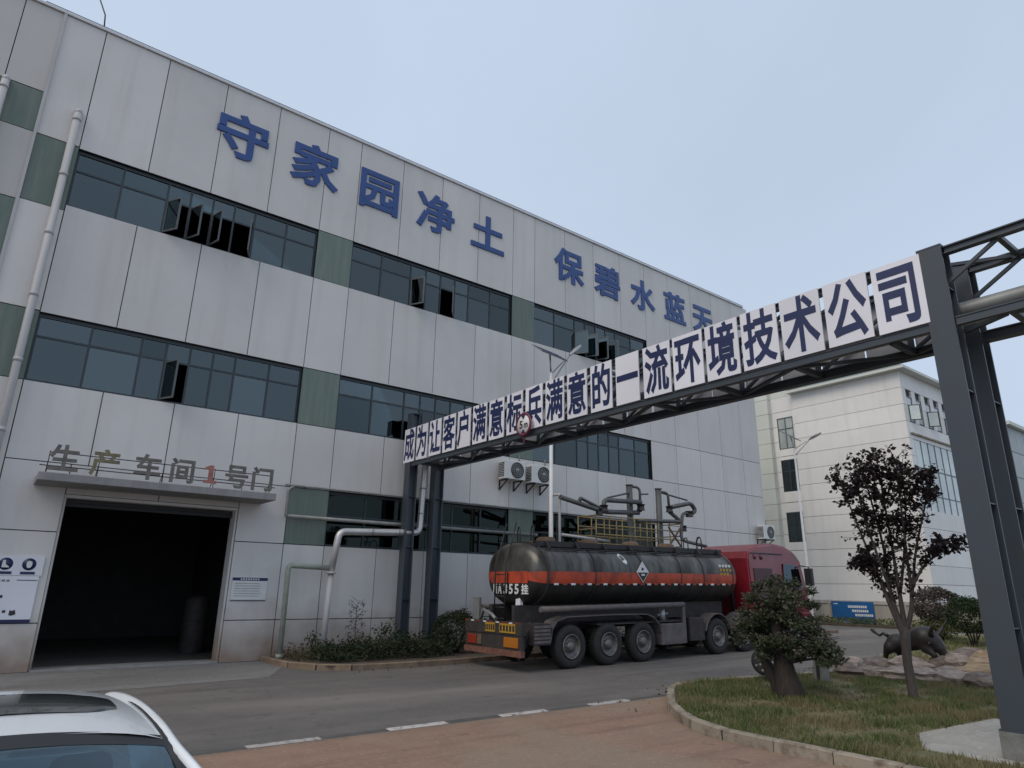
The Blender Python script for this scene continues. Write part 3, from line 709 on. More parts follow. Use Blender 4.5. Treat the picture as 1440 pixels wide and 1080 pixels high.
for (z, r, xa, xb, lab, y) in ((3.86, 0.06, 6.72, 16.0, 'grey steel pipe along the ground-floor windows', 19.27), (4.76, 0.03, 6.6, 21.5, 'thin grey conduit along the top of the ground-floor windows', 19.36)):
    p = empty('steam_pipe' if r > 0.05 else 'conduit', (xa, FY, z), lab, 'pipe')
    b = MB(); b.tube([(0, y - FY, 0), (xb - xa, y - FY, 0.0)], r, 10)
    if r > 0.05: b.tube(R3([(0.02, y - FY, 0), (-0.05, y - FY, 0.0), (-0.05, y - FY, 0.75), (0.1, y - FY, 0.86)], 0, rad=0.06), 0.045, 8)
    b.build('pipe_run', M['pipe_gray'], p)
    b = MB()
    for x in np.arange(0.6, xb - xa, 2.1): b.bar((x, y - FY, 0), (x, 0.0, 0), 0.035)
    b.build('hanger', M['dark'], p)

# notice board right of the door
nb = empty('notice_board', (5.97, FY - 0.005, 1.55), 'small white notice board with navy header right of the door', 'notice')
b = MB(); b.box(-0.47, 0.47, -0.03, 0, 0, 0.62); b.build('board', M['white'], nb)
b = MB(); b.box(-0.47, 0.47, -0.034, -0.0305, 0.52, 0.60); b.build('header', M['navy'], nb)
b = MB(); b.box(-0.47, 0.47, -0.034, -0.0305, 0.0, 0.02); b.build('footer', M['navy'], nb)
b = MB()
for i in range(6):
    w = random.uniform(0.3, 0.41); b.box(-0.40, -0.40 + 2 * w * 0.95, -0.0335, -0.0305, 0.44 - i * 0.065, 0.452 - i * 0.065)
b.build('text_rows', M['pipe_gray'], nb)
b = MB()
for i in range(8): b.box(-0.26 + i * 0.065, -0.22 + i * 0.065, -0.0375, -0.0345, 0.54, 0.58)
b.build('title', M['white'], nb)

# safety board left of the door
sb = empty('safety_board', (0.30, FY - 0.005, 1.06), 'white safety signboard with three blue round pictograms left of the door', 'sign')
b = MB(); b.box(-0.85, 0.86, -0.03, 0, 0, 1.02); b.build('board', M['signwhite'], sb)
b = MB(); b.box(-0.83, 0.90, -0.028, 0.002, 1.03, 1.46); b.build('pictogram_board', M['signwhite'], sb)
b = MB(); b.box(-0.85, 0.86, -0.036, -0.0305, 0.0, 0.075); b.build('footer', M['navy'], sb)
b = MB(); b.box(0.45, 0.84, -0.036, -0.0305, 0.92, 0.935); b.build('rule', M['navy'], sb)
b = MB()
for i in range(9): b.box(-0.42 + i * 0.085, -0.36 + i * 0.085, -0.034, -0.0305, 0.89, 0.935)
b.build('caption', M['pipe_gray'], sb)
for k, x in enumerate((-0.62, -0.24, 0.18, 0.62)):
    d = MB(); Mx = Matrix.Translation((x, -0.029, 1.28)) @ Matrix.Rotation(math.radians(90), 4, 'X')
    d.lathe([(0.0001, 0.004), (0.135, 0.004), (0.135, 0.0)], 24, Mx)
    dd = d.build('pictogram', M['navy'], sb)
    w = MB()
    if k == 2: w.prism([(x - 0.06, 1.36), (x - 0.01, 1.36), (x + 0.0, 1.27), (x + 0.07, 1.22), (x + 0.07, 1.20), (x - 0.07, 1.20)], 'y', -0.037, -0.0335)
    elif k == 3: w.prism([(x - 0.05, 1.33), (x - 0.01, 1.36), (x + 0.05, 1.34), (x + 0.06, 1.26), (x + 0.03, 1.20), (x - 0.03, 1.20), (x - 0.05, 1.26)], 'y', -0.037, -0.0335)
    else: w.prism([(x - 0.02, 1.37), (x + 0.03, 1.36), (x + 0.03, 1.31), (x + 0.08, 1.24), (x + 0.05, 1.19), (x - 0.05, 1.19), (x - 0.07, 1.25), (x - 0.03, 1.31)], 'y', -0.037, -0.0335)
    w.build('symbol', M['white'], dd)
    c = MB(); c.box(x - 0.14, x + 0.14, -0.034, -0.0285, 1.055, 1.115); c.build('pictogram_caption', M['navy'], sb)
for (x, z, s) in ((-0.05, 0.73, 0.16), (-0.32, 0.72, 0.1), (0.12, 0.48, 0.13), (0.22, 0.57, 0.08), (-0.2, 0.47, 0.12), (-0.4, 0.47, 0.11), (-0.4, 0.22, 0.12), (-0.22, 0.22, 0.12), (-0.04, 0.22, 0.12), (0.12, 0.22, 0.11), (0.34, 0.25, 0.07), (0.50, 0.22, 0.13)):
    b = MB(); a = s / 2
    b.prism([(x - a, z - a * 0.7), (x - a * 0.3, z - a), (x + a, z - a * 0.5), (x + a * 0.6, z + a), (x - a * 0.2, z + a * 0.6), (x - a * 0.9, z + a * 0.9)], 'y', -0.0345, -0.0305)
    b.build('printed_mark', M['dark'], sb)

# grey drum just inside the door
dr = empty('storage_drum', (5.45, 22.6, -0.02), 'tall grey drum standing inside the dark doorway', 'drum')
b = MB(); b.lathe([(0.001, 0.0), (0.33, 0.0), (0.35, 0.05), (0.35, 1.0), (0.33, 1.5), (0.22, 1.62), (0.001, 1.66)], 20); b.build('drum_body', M['chassis'], dr)
b = MB()
for z in (0.4, 0.9): b.lathe([(0.352, z), (0.37, z + 0.02), (0.352, z + 0.04)], 20)
b.build('hoop', M['dark'], dr)

# ================================================================== SIGN GANTRY
GX0, GX1 = 10.30, 11.27          # front and rear truss planes
gan = empty('sign_gantry', (GX0, 3.3, g(GX0)), 'dark steel pipe gantry over the road carrying white slogan panels', 'gantry')
GO = Vector((GX0, 3.3, g(GX0)))
def gp(mb, name, m, parent=gan):
    mb.v = [tuple(Vector(v) - (GO if parent is gan else GO)) for v in mb.v]
    return mb.build(name, m, parent)
def hpost(x0, x1, y0, y1, z0, z1):
    """H column: two flanges and a web"""
    b = MB(); t = 0.03
    b.box(x0, x0 + t, y0, y1, z0, z1); b.box(x1 - t, x1, y0, y1, z0, z1)
    b.box(x0 + t, x1 - t, (y0 + y1) / 2 - 0.05, (y0 + y1) / 2 + 0.05, z0, z1)
    return b
for (x0, x1, y0, y1, zt) in ((10.28, 10.58, 3.15, 3.48, 6.92), (11.25, 11.60, 3.15, 3.48, 6.92), (10.28, 10.58, 18.75, 19.08, 7.4), (11.25, 11.58, 18.75, 19.08, 6.92)):
    z0 = g(x0)
    po = gp(hpost(x0, x1, y0, y1, z0 + 0.38, zt), 'post', M['steel'])
    b = MB(); b.box(x0 - 0.025, x1 + 0.025, y0 - 0.025, y1 + 0.025, z0, z0 + 0.42); gp(b, 'post_footing', M['post_stone'], po)
    b = MB(); b.box(x0 - 0.004, x1 + 0.004, y0 - 0.003, y1 + 0.003, zt, zt + 0.025); gp(b, 'post_cap', M['steel'], po)
    for z in np.arange(z0 + 1.6, zt - 0.3, 1.55):
        b = MB(); b.box(x0 + 0.031, x1 - 0.031, y0 + 0.01, y1 - 0.01, z, z + 0.018); gp(b, 'stiffener', M['steel'], po)
    b = MB(); b.box(x0 - 0.02, x1 + 0.02, y0 - 0.02, y1 + 0.02, z0 + 0.421, z0 + 0.44); gp(b, 'base_plate', M['steel'], po)
bx = MB(); bx.box(10.62, 10.95, 18.72, 19.0, 6.85, 7.5); gp(bx, 'junction_box', M['steel'])
YA, YB = -9.0, 19.1
for (x, z0, z1, w) in ((GX0 + 0.04, 5.66, 5.79, 0.07), (GX1 + 0.07, 5.64, 5.80, 0.15), (GX0 + 0.09, 6.79, 6.91, 0.12), (GX1 + 0.07, 6.79, 6.91, 0.12)):
    for ya, yb in ((YA, 3.14), (3.49, 11.2), (11.21, 18.74)):
        b = MB()      # channel section
        b.box(x - w / 2, x + w / 2, ya, yb, z0, z0 + 0.02); b.box(x - w / 2, x + w / 2, ya, yb, z1 - 0.02, z1); b.box(x - 0.02, x + 0.02, ya, yb, z0 + 0.02, z1 - 0.02)
        gp(b, 'chord', M['steel'])
xs0, xs1 = GX0 + 0.16, GX1 + 0.0
ys = np.arange(18.3, -9.0, -1.58)
for i, y in enumerate(ys):
    if 3.0 < y < 3.6: continue
    b = MB(); b.bar((xs0, y, 5.71), (xs1, y, 5.71), 0.09, 0.09); gp(b, 'cross_strut', M['steel'])
    b = MB(); b.bar((xs0, y, 6.85), (xs1, y, 6.85), 0.07, 0.07); gp(b, 'cross_strut', M['steel'])
    for x in ((GX0 + 0.09, GX1 + 0.07) if y > 3 else ((GX1 + 0.07,) if i % 2 else ())):
        b = MB(); b.bar((x, y + 0.06, 5.79), (x, y + 0.06, 6.79), 0.08, 0.06); gp(b, 'upright', M['steel'])
    if i + 1 < len(ys):
        y2 = ys[i + 1]; ym = (y + y2) / 2
        for xa, xb in ((xs0, xs1 - 0.04), ):
            if i % 2 == 0:
                b = MB(); b.bar((xa, y - 0.05, 5.69), (xb, y2 + 0.08, 5.69), 0.07, 0.05); gp(b, 'brace', M['steel'])
            else:
                b = MB(); b.bar((xb, y - 0.05, 5.69), (xa, y2 + 0.08, 5.69), 0.07, 0.05); gp(b, 'brace', M['steel'])
        b = MB(); b.bar((xs0 if i % 2 else xs1, y - 0.05, 6.83), (xs1 if i % 2 else xs0, y2 + 0.08, 6.83), 0.06, 0.05); gp(b, 'brace', M['steel'])
        if y < 3.7: continue
        b = MB(); b.bar((GX1 + 0.07, y, 5.8), (GX1 + 0.07, y2, 6.79) if i % 2 else (GX1 + 0.07, y2, 6.79), 0.05, 0.05); gp(b, 'brace', M['steel'])
        b = MB(); b.bar((GX0 + 0.13, y if i % 2 else y2, 5.8), (GX0 + 0.13, y2 if i % 2 else y, 6.79), 0.05, 0.05); gp(b, 'brace', M['steel'])
for (x, z, r, mm, ye) in ((10.78, 6.02, 0.12, 'pipe_gray', YA), (11.02, 5.97, 0.10, 'silver', YA)):
    b = MB(); b.tube([(x, ye, z), (x, 18.2, z)], r, 14); gp(b, 'carried_pipe', M[mm])
txt = '成为让客户满意标兵满意的一流环境技术公司'
W0 = 0.665; PITCH = (19.18 - 3.50 - W0) / 19.0
for i, c in enumerate(txt):
    y1 = 19.18 - PITCH * i; y0 = y1 - W0 - (0.05 if i > 12 else 0); zz = random.uniform(-0.008, 0.008)
    yc = (y0 + y1) / 2
    b = MB(); b.box(GX0 - 0.025, GX0 - 0.002, y0, y1, 5.80 + zz, 6.90 + zz)
    pn = gp(b, 'sign_panel', M['signwhite'])
    ch = link('character', glyph_mesh(c, 0.56, 0.98, 0.006, SIDE), M['navy'], pn, (GX0 - 0.0255 - GO.x, yc - GO.y, 6.35 + zz - GO.z))
    if i < 20:
        b = MB(); b.box(GX1 + 0.16, GX1 + 0.185, y0 - 0.1, y1 - 0.06, 5.80, 6.92); gp(b, 'rear_panel', M['signback'])

# height limit disc
hs = empty('height_limit_sign', (10.16, 12.78, 5.93), 'round white 5m height limit sign with red rim under the slogan panels', 'sign')
Mx = Matrix.Rotation(math.radians(-90), 4, 'Y')
b = MB(); b.lathe([(0.0001, 0.012), (0.30, 0.012), (0.30, -0.004), (0.0001, -0.004)], 32, Mx); b.build('disc', M['white'], hs)
b = MB(); b.lathe([(0.245, 0.0135), (0.245, 0.017), (0.302, 0.017), (0.302, -0.006)], 32, Mx); b.build('rim', mat('sign_red', (0.16, 0.02, 0.04), 0.4), hs)
for s in (1, -1):
    b = MB(); b.prism([(-0.085, s * 0.235), (0.085, s * 0.235), (0.0, s * 0.12)], 'x', -0.018, -0.0128); b.build('arrow', M['navy'], hs)
for c, y, w, h in (('5', 0.085, 0.13, 0.20), ('m', -0.10, 0.15, 0.12)):
    link('character', glyph_mesh(c, w, h, 0.005, SIDE, fit=True), M['black'], hs, (-0.0128, y, 0.0 if c == '5' else -0.04))
b = MB(); b.bar((0.02, 0, -0.2), (0.02, 0, -0.46), 0.05, 0.03); b.bar((0.02, 0, -0.2), (0.10, 0, -0.2), 0.04); b.build('bracket', mat('bracket_red', (0.10, 0.02, 0.03), 0.6), hs)

# ================================================================== SOLAR STREET LAMPS
def solar_lamp(x, y, h, label, pd, hd, up=0.75):
    """pd: offset of solar panel centre, hd: horizontal direction and length of the lamp arm"""
    z = g(x)
    r = empty('solar_street_lamp', (x, y, z), label, 'street lamp', 'solar street lamps by the workshop')
    b = MB(); b.tube([(0, 0, 0.0), (0, 0, 0.6), (0, 0, h)], [0.085, 0.08, 0.055], 14); b.build('pole', M['white'], r)
    b = MB(); b.tube([(0, 0, 0), (0, 0, 0.06)], 0.17, 14); b.build('base_flange', M['white'], r)
    e = Vector((hd[0], hd[1], up)); d = Vector((hd[0], hd[1], 0)).normalized()
    b = MB(); b.tube([(0, 0, h - 0.45), tuple(Vector((0, 0, h - 0.35)) + e * 0.15), tuple(Vector((0, 0, h)) + e * 0.75)], 0.026, 8); b.tube([(0, 0, h - 0.05), tuple(Vector((0, 0, h)) + e * 0.6)], 0.022, 8); b.build('arm', M['galv'], r)
    hd_ = MB(); c = Vector((0, 0, h)) + e * 0.98; u = e.normalized(); s = u.cross(Vector((0, 0, 1))).normalized(); n = s.cross(u)
    for k, (t, w, th) in enumerate(((-0.36, 0.05, 0.04), (-0.2, 0.13, 0.06), (0.1, 0.17, 0.07), (0.34, 0.10, 0.05), (0.42, 0.03, 0.03))):
        pt = c + u * t
        ring = [pt + s * w + n * 0, pt + s * w * 0.7 + n * th, pt - s * w * 0.7 + n * th, pt - s * w, pt - s * w * 0.8 - n * th * 0.5, pt + s * w * 0.8 - n * th * 0.5]
        hd_.v += [tuple(q) for q in ring]
        if k:
            for j in range(6): hd_.f.append(((k - 1) * 6 + j, (k - 1) * 6 + (j + 1) % 6, k * 6 + (j + 1) % 6, k * 6 + j)); hd_.m.append(0); hd_.sm.append(True)
    hd_.build('lamp_head', M['galv'], r)
    p = MB(); c = Vector((0, 0, h)) + Vector(pd)
    p.box(-0.62, 0.62, -0.36, 0.36, -0.025, 0.02)
    po = p.build('solar_panel', [M['galv']], r); po.location = c; po.rotation_euler = (math.radians(34), math.radians(6), 0)
    q = MB(); q.box(-0.58, 0.58, -0.32, 0.32, 0.0205, 0.026); q.build('solar_cells', M['navy'], po)
    b = MB(); b.tube([(0, 0, h - 0.02), tuple(c)], 0.03, 8); b.build('panel_bracket', M['galv'], r)
solar_lamp(14.98, 17.3, 9.35, 'white solar street lamp pole beside the two paired air conditioners', (-0.05, 0.0, 0.75), (1.22, 0.0), 1.15)
solar_lamp(36.0, 20.15, 9.6, 'white solar street lamp pole in front of the beige office block', (0.0, 0.15, 0.75), (0.25, -1.2), 0.55)

# ================================================================== LOADING PLATFORM AND ARMS
zf = g(19)
lp = empty('loading_platform', (18.9, 17.2, zf), 'steel loading platform with handrails behind the tank trailer', 'platform')
def lpp(mb, name, m, par=lp):
    mb.v = [tuple(Vector(v) - Vector((18.9, 17.2, zf))) for v in mb.v]; return mb.build(name, m, par)
b = MB(); b.box(16.55, 21.2, 16.75, 17.75, 3.30, 3.42); lpp(b, 'deck', M['rust'])
for x in (16.7, 18.9, 21.05):
    for y in (16.85, 17.65):
        b = MB(); b.bar((x, y, zf + 0.0), (x, y, 3.3), 0.10); lpp(b, 'leg', M['rust'])
for y in (16.80, 17.70):
    b = MB()
    for z in (3.5, 3.82, 4.14, 4.46): b.tube([(16.6, y, z), (21.15, y, z + 0.02)], 0.022, 6)
    lpp(b, 'rail', M['rail_yellow'])
    for x in np.arange(16.6, 21.2, 0.65):
        b = MB(); b.tube([(x, y, 3.42), (x, y, 4.48)], 0.024, 6); lpp(b, 'baluster', M['rail_yellow'])
for x in (16.6, 21.15):
    b = MB()
    for z in (3.6, 4.0, 4.46): b.tube([(x, 16.8, z), (x, 17.7, z)], 0.022, 6)
    lpp(b, 'end_rail', M['rail_yellow'])
b = MB(); b.bar((20.4, 16.78, 3.6), (21.1, 16.78, 4.3), 0.05); b.bar((20.4, 16.78, 4.3), (21.1, 16.78, 3.6), 0.05); lpp(b, 'gate_brace', M['rust'])
# left hand access rail (white)
b = MB(); b.tube(R3([(15.1, 17.0, zf), (15.1, 17.0, 5.05), (15.1, 17.5, 5.05), (15.1, 17.5, zf)], 0, rad=0.05), 0.045, 8); lpp(b, 'white_rail', M['pipe_white'])
b = MB(); b.tube([(15.15, 16.98, 3.72), (17.4, 16.98, 3.62)], 0.05, 8); lpp(b, 'white_rail', M['pipe_white'])
def arm(root_x, label, segs, elbows, ztop):
    r = empty('loading_crane', (root_x, 17.0, zf), label, 'loading arm')
    o = Vector((root_x, 17.0, zf))
    b = MB(); b.tube([(0, 0, 0.0), (0, 0, ztop - zf)], 0.115, 14); b.build('column', M['dusty'], r)
    b = MB(); b.tube([(0, 0, ztop - zf), (0, 0, ztop - zf + 0.03)], 0.14, 14); b.build('column_cap', M['dusty'], r)
    for pts, rad, nm in segs:
        b = MB(); b.tube([tuple(Vector(p) - o) for p in R3(pts, 0, rad=0.22)], rad, 10); b.build(nm, M['dusty'], r)
    for (p, s) in elbows:
        b = MB(); q = Vector(p) - o
        b.lathe([(s * 1.2, -0.11), (s * 1.2, -0.08), (s, -0.08), (s, 0.08), (s * 1.2, 0.08), (s * 1.2, 0.11)], 14, Matrix.Translation(q))
        b.lathe([(0.001, -0.11), (s * 1.2, -0.11)], 14, Matrix.Translation(q)); b.lathe([(0.001, 0.11), (s * 1.2, 0.11)], 14, Matrix.Translation(q))
        b.build('swivel_joint', M['dark'], r)
M['dusty'] = mat('arm_paint', (0.10, 0.105, 0.105), 0.55, 0.3, var=0.25, scale=4)
arm(18.55, 'grey pipe loading arm folded left of its column above the tank', [
    ([(18.55, 17.0, 5.66), (18.95, 16.85, 5.66), (18.95, 16.85, 4.75)], 0.05, 'drop_pipe'),
    ([(18.95, 16.82, 5.10), (17.05, 16.82, 5.02), (17.0, 16.82, 4.70)], 0.085, 'upper_boom'),
    ([(18.9, 16.9, 4.72), (17.0, 16.8, 4.60), (14.9, 16.75, 4.92)], 0.085, 'lower_boom'),
    ([(18.5, 16.95, 5.42), (17.25, 16.85, 5.12)], 0.035, 'tie_rod'),
    ([(16.9, 16.78, 4.68), (15.8, 16.75, 4.98), (15.8, 16.75, 4.85)], 0.055, 'balance_pipe'),
    ([(18.95, 16.85, 5.40), (19.35, 16.8, 5.44)], 0.03, 'handle')],
    [((18.97, 16.85, 4.92), 0.13), ((17.0, 16.8, 4.72), 0.13), ((16.75, 16.8, 4.58), 0.11)], 5.70)
arm(20.17, 'grey pipe loading arm hooked over right of its column towards the red cab', [
    ([(20.17, 17.0, 5.62), (20.55, 16.85, 5.62), (20.58, 16.85, 4.95)], 0.05, 'drop_pipe'),
    ([(20.60, 16.82, 5.05), (21.85, 16.80, 5.32), (22.15, 16.80, 5.05), (21.75, 16.80, 4.86)], 0.085, 'upper_boom'),
    ([(20.6, 16.85, 4.88), (21.2, 16.8, 4.55), (18.7, 16.85, 4.42)], 0.075, 'lower_boom'),
    ([(21.75, 16.8, 4.90), (21.3, 16.8, 4.88), (21.12, 16.8, 3.85), (21.9, 16.2, 3.62)], 0.065, 'hose'),
    ([(20.2, 16.95, 5.60), (21.7, 16.85, 5.42)], 0.035, 'tie_rod')],
    [((20.60, 16.85, 4.98), 0.12), ((21.72, 16.8, 4.88), 0.13), ((21.35, 16.8, 4.3), 0.09)], 5.72)

# ================================================================== TANK TRAILER AND TRACTOR
TX, TY = 11.0, 14.85
PITCHR = -math.atan(0.014)
tr = empty('tank_trailer', (TX, TY, g(TX)), 'dark grey elliptical tank trailer with orange stripe and hazard diamond', 'trailer')
tr.rotation_euler = (0, PITCHR, 0)
RY, RZ, CZ = 1.22, 0.84, 2.34
def sec(t, sy=1.0, sz=1.0, e=2.35):
    c, s = math.cos(t), math.sin(t)
    return (RY * sy * math.copysign(abs(c) ** (2 / e), c), CZ + RZ * sz * math.copysign(abs(s) ** (2 / e), s))
def tank_loft(stations, t0, t1, n, grow=0.0):
    b = MB(); b.smooth = True; k = 0
    for (x, sc) in stations:
        for j in range(n + 1):
            t = t0 + (t1 - t0) * j / n
            y, z = sec(t, sc + grow / RY, sc + grow / RZ); b.v.append((x, y, z))
    for i in range(len(stations) - 1):
        for j in range(n):
            a = i * (n + 1) + j; b.f.append((a, a + 1, a + n + 2, a + n + 1)); b.m.append(0); b.sm.append(True)
    return b
REARD = [(0.36, 0.02), (0.366, 0.35), (0.386, 0.6), (0.43, 0.78), (0.50, 0.89), (0.60, 0.96), (0.74, 1.0)]
ST = REARD + [(0.74 + i * 0.796, 1.0) for i in range(1, 11)] + [(8.95, 0.96), (9.08, 0.89), (9.17, 0.78), (9.22, 0.6), (9.245, 0.35), (9.25, 0.02)]
# upper shell, lower shell
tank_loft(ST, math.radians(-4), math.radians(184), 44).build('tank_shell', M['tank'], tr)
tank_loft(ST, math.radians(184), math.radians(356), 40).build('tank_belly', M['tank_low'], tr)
SB = [(0.386, 0.6), (0.43, 0.78), (0.50, 0.89), (0.60, 0.96), (0.74, 1.0), (8.7, 1.0), (8.95, 0.96), (9.08, 0.89), (9.17, 0.78)]
for a0, a1 in ((177.4, 193.5), (-13.5, 2.6)):
    tank_loft(SB, math.radians(a0), math.radians(a1), 6, 0.006).build('orange_stripe', M['orange'], tr)
for sgn in (1, -1):
    b = MB()
    for k, (x, sc) in enumerate([(0.355, 0.02), (0.360, 0.35), (0.379, 0.6), (0.395, 0.66)]):
        for z in (2.10, 2.40): b.v.append((x - 0.008, sgn * RY * sc * 0.995, z))
        if k: b.f.append((2 * k - 2, 2 * k - 1, 2 * k + 1, 2 * k)); b.m.append(0); b.sm.append(True)
    b.build('rear_stripe', M['orange'], tr)
# reflective dashes along the lower edge of the stripe
for k in range(26):
    x = 0.95 + k * 0.30
    y, z = sec(math.radians(194.3), 1 + 0.012, 1 + 0.012)
    b = MB(); b.bar((x, y, z), (x + 0.15, y, z), 0.012, 0.05, up=(0, 0, 1)); b.build('reflective_dash', M['reflect'] if k % 2 == 0 else M['lamp_red'], tr)
for x in (0.74, 2.45, 4.4, 6.1, 7.2, 8.72):
    b = MB(); b.tube([(x, ) + sec(2 * math.pi * j / 48, 1.004, 1.004) for j in range(49)], 0.020 if x > 0.8 else 0.032, 6, cap=False); b.build('tank_band', M['dark'], tr)
# top walkway, hatches, hoops
b = MB(); b.box(0.9, 8.6, -0.62, 0.62, 3.18, 3.21); b.build('walkway', M['rust'], tr)
for s in (-1, 1):
    b = MB(); b.box(0.7, 8.75, s * 0.78 - 0.05, s * 0.78 + 0.05, 3.05, 3.19); b.build('spill_rail', M['dark'], tr)
    b = MB(); b.tube([(0.9, s * 0.95, 2.99), (8.6, s * 0.95, 2.99)], 0.02, 6); b.build('hand_pipe', M['dark'], tr)
    for x in np.arange(1.0, 8.7, 1.07):
        b = MB(); b.bar((x, s * 0.98, 2.98), (x, s * 0.80, 3.18), 0.03, 0.07); b.build('rail_bracket', M['dark'], tr)
for x in (1.7, 3.4, 5.2, 6.9):
    b = MB(); b.lathe([(0.001, 0.16), (0.20, 0.15), (0.27, 0.10), (0.28, 0.0)], 18, Matrix.Translation((x, 0, 3.21))); b.build('hatch', M['rust'], tr)
for x, y in ((0.85, -0.5), (0.85, 0.1), (8.2, -0.45), (8.2, 0.1), (8.55, -0.2)):
    b = MB(); b.tube([(x, y, 3.15), (x, y, 3.5), (x + 0.05, y + 0.08, 3.62), (x + 0.12, y + 0.22, 3.62), (x + 0.15, y + 0.3, 3.5), (x + 0.15, y + 0.3, 3.15)], 0.018, 6); b.build('hoop', M['dark'], tr)
# rear ladder
b = MB()
for y in (-0.05, 0.40): b.tube([(0.2, y, 1.1), (0.24, y, 2.6), (0.45, y, 3.2), (0.6, y, 3.7)], 0.02, 6)
for z in np.arange(1.2, 2.6, 0.28): b.tube([(0.22, -0.05, z), (0.22, 0.40, z)], 0.016, 6)
b.build('ladder', M['dark'], tr)
# rear lettering on the dish
REAR = ((0, -1, 0), (0, 0, 1), (-1, 0, 0))
for c, y, w in zip('川A355挂', (0.62, 0.36, 0.10, -0.14, -0.38, -0.68), (0.22, 0.19, 0.16, 0.16, 0.16, 0.24)):
    dx_ = lambda yy: float(np.interp(math.hypot(yy / RY, 0.40 / RZ), [q[1] for q in REARD], [q[0] for q in REARD]))
    o = link('character', glyph_mesh(c, w, 0.26, 0.012, REAR, fit=True), M['reflect'], tr, (min(dx_(abs(y)), (dx_(abs(y) - w / 2) + dx_(abs(y) + w / 2)) / 2) - 0.022, y, 1.95))
    o.rotation_euler = (0, 0, math.copysign(math.atan((dx_(abs(y) + w / 2) - dx_(abs(y) - w / 2)) / w), -y))
b = MB(); b.prism([(-0.24, 1.52), (-0.44, 1.50), (-0.42, 1.80), (-0.26, 1.80)], 'x', 0.43, 0.52); b.build('white_sticker', M['signwhite'], tr)
# hazard diamond and patch on the side
yd = -RY - 0.012; xd = 4.33; zd = 2.42
hz = MB(); hz.prism([(xd, zd - 0.30), (xd + 0.26, zd), (xd, zd + 0.30), (xd - 0.26, zd)], 'y', yd - 0.012, yd); hd = hz.build('hazard_diamond', M['reflect'], tr)
hz = MB(); hz.prism([(xd, zd - 0.27), (xd + 0.225, zd - 0.01), (xd - 0.225, zd - 0.01)], 'y', yd - 0.017, yd - 0.0125); hz.build('black_half', M['black'], hd)
hz = MB(); hz.prism([(xd - 0.06, zd + 0.06), (xd + 0.02, zd + 0.04), (xd + 0.05, zd + 0.10), (xd - 0.03, zd + 0.13)], 'y', yd - 0.017, yd - 0.0125); hz.build('symbol', M['black'], hd)
hz = MB(); hz.prism([(xd - 0.07, zd - 0.10), (xd + 0.07, zd - 0.10), (xd + 0.07, zd - 0.05), (xd - 0.07, zd - 0.05)], 'y', yd - 0.021, yd - 0.0175); hz.build('caption', M['white'], hd)
bpatch = MB()
pts = [(3.50, 2.88), (3.62, 2.93), (3.72, 2.84), (3.78, 2.70), (3.72, 2.62), (3.62, 2.66), (3.55, 2.76)]
for off in (0.010, 0.016):
    for (x, z) in pts:
        c = max(0.0, 1 - ((z - CZ) / RZ) ** 2.35) ** (1 / 2.35); bpatch.v.append((x, -RY * c - off, z))
bpatch.f = [tuple(range(7)), tuple(range(13, 6, -1))] + [(i, (i + 1) % 7, (i + 1) % 7 + 7, i + 7) for i in range(7)]; bpatch.m = [0] * 9; bpatch.sm = [False] * 9
bpatch.build('white_patch', M['reflect'], tr)
for r_ in range(3):
    for k in range(4 - (r_ == 2)):
        x = 8.05 + k * 0.17; z = 2.62 - r_ * 0.13
        c = max(0.0, 1 - (abs(z - CZ) / RZ) ** 2.35) ** (1 / 2.35)
        b = MB(); b.box(x, x + 0.11, -RY * c - 0.014, -RY * c - 0.004, z, z + 0.08); b.build('yellow_mark', M['plate_yellow'] if r_ else M['reflect'], tr)
# side rail pipe, frame, mudguards, boxes
b = MB(); b.tube([(0.5, -1.18, 1.46), (6.15, -1.18, 1.50)], 0.075, 10); b.build('side_pipe', M['chassis_pale'], tr)
b = MB(); b.tube([(0.35, 1.18, 1.46), (6.15, 1.18, 1.50)], 0.075, 10); b.build('side_pipe', M['chassis_pale'], tr)
for s in (-1, 1):
    b = MB(); b.box(0.15, 8.9, s * 0.5 - 0.06, s * 0.5 + 0.06, 1.10, 1.55); b.build('frame_rail', M['chassis'], tr)
b = MB(); b.box(2.5, 6.2, -1.15, 1.15, 1.02, 1.06); b.box(0.3, 5.5, -0.44, 0.44, 0.9, 1.12); b.build('underframe', M['chassis'], tr)
for s in (-1, 1):
    pts = [(0.80, 0.70), (0.86, 0.98), (1.02, 1.16), (1.35, 1.25), (3.0, 1.27), (4.45, 1.25), (4.75, 1.15), (4.95, 0.95), (5.02, 0.75)]
    b = MB()
    for (xa, za), (xb, zb) in zip(pts, pts[1:]):
        d = Vector((xb - xa, 0, zb - za)).normalized(); n = Vector((-d.z, 0, d.x)) * 0.025
        y0, y1 = s * 0.78, s * 1.24
        b.hexa([(xa, y0, za), (xb, y0, zb), (xb, y1, zb), (xa, y1, za), (xa + n.x, y0, za + n.z), (xb + n.x, y0, zb + n.z), (xb + n.x, y1, zb + n.z), (xa + n.x, y1, za + n.z)])
    b.build('mudguard', M['chassis_pale'], tr)
b = MB(); b.box(5.05, 6.12, -1.22, -0.70, 0.40, 0.98); bevel(b.build('tool_box', M['chassis_pale'], tr), 0.02)
b = MB(); b.bar((6.12, -1.18, 0.42), (6.12, -1.18, 1.5), 0.06, 0.12); b.build('box_post', M['chassis_pale'], tr)
for s in (-1, 1):
    b = MB(); b.bar((5.75, s * 0.75, 0.28), (5.75, s * 0.75, 1.12), 0.14); b.box(5.6, 5.9, s * 0.75 - 0.15, s * 0.75 + 0.15, 0.24, 0.29); b.build('landing_leg', M['chassis'], tr)
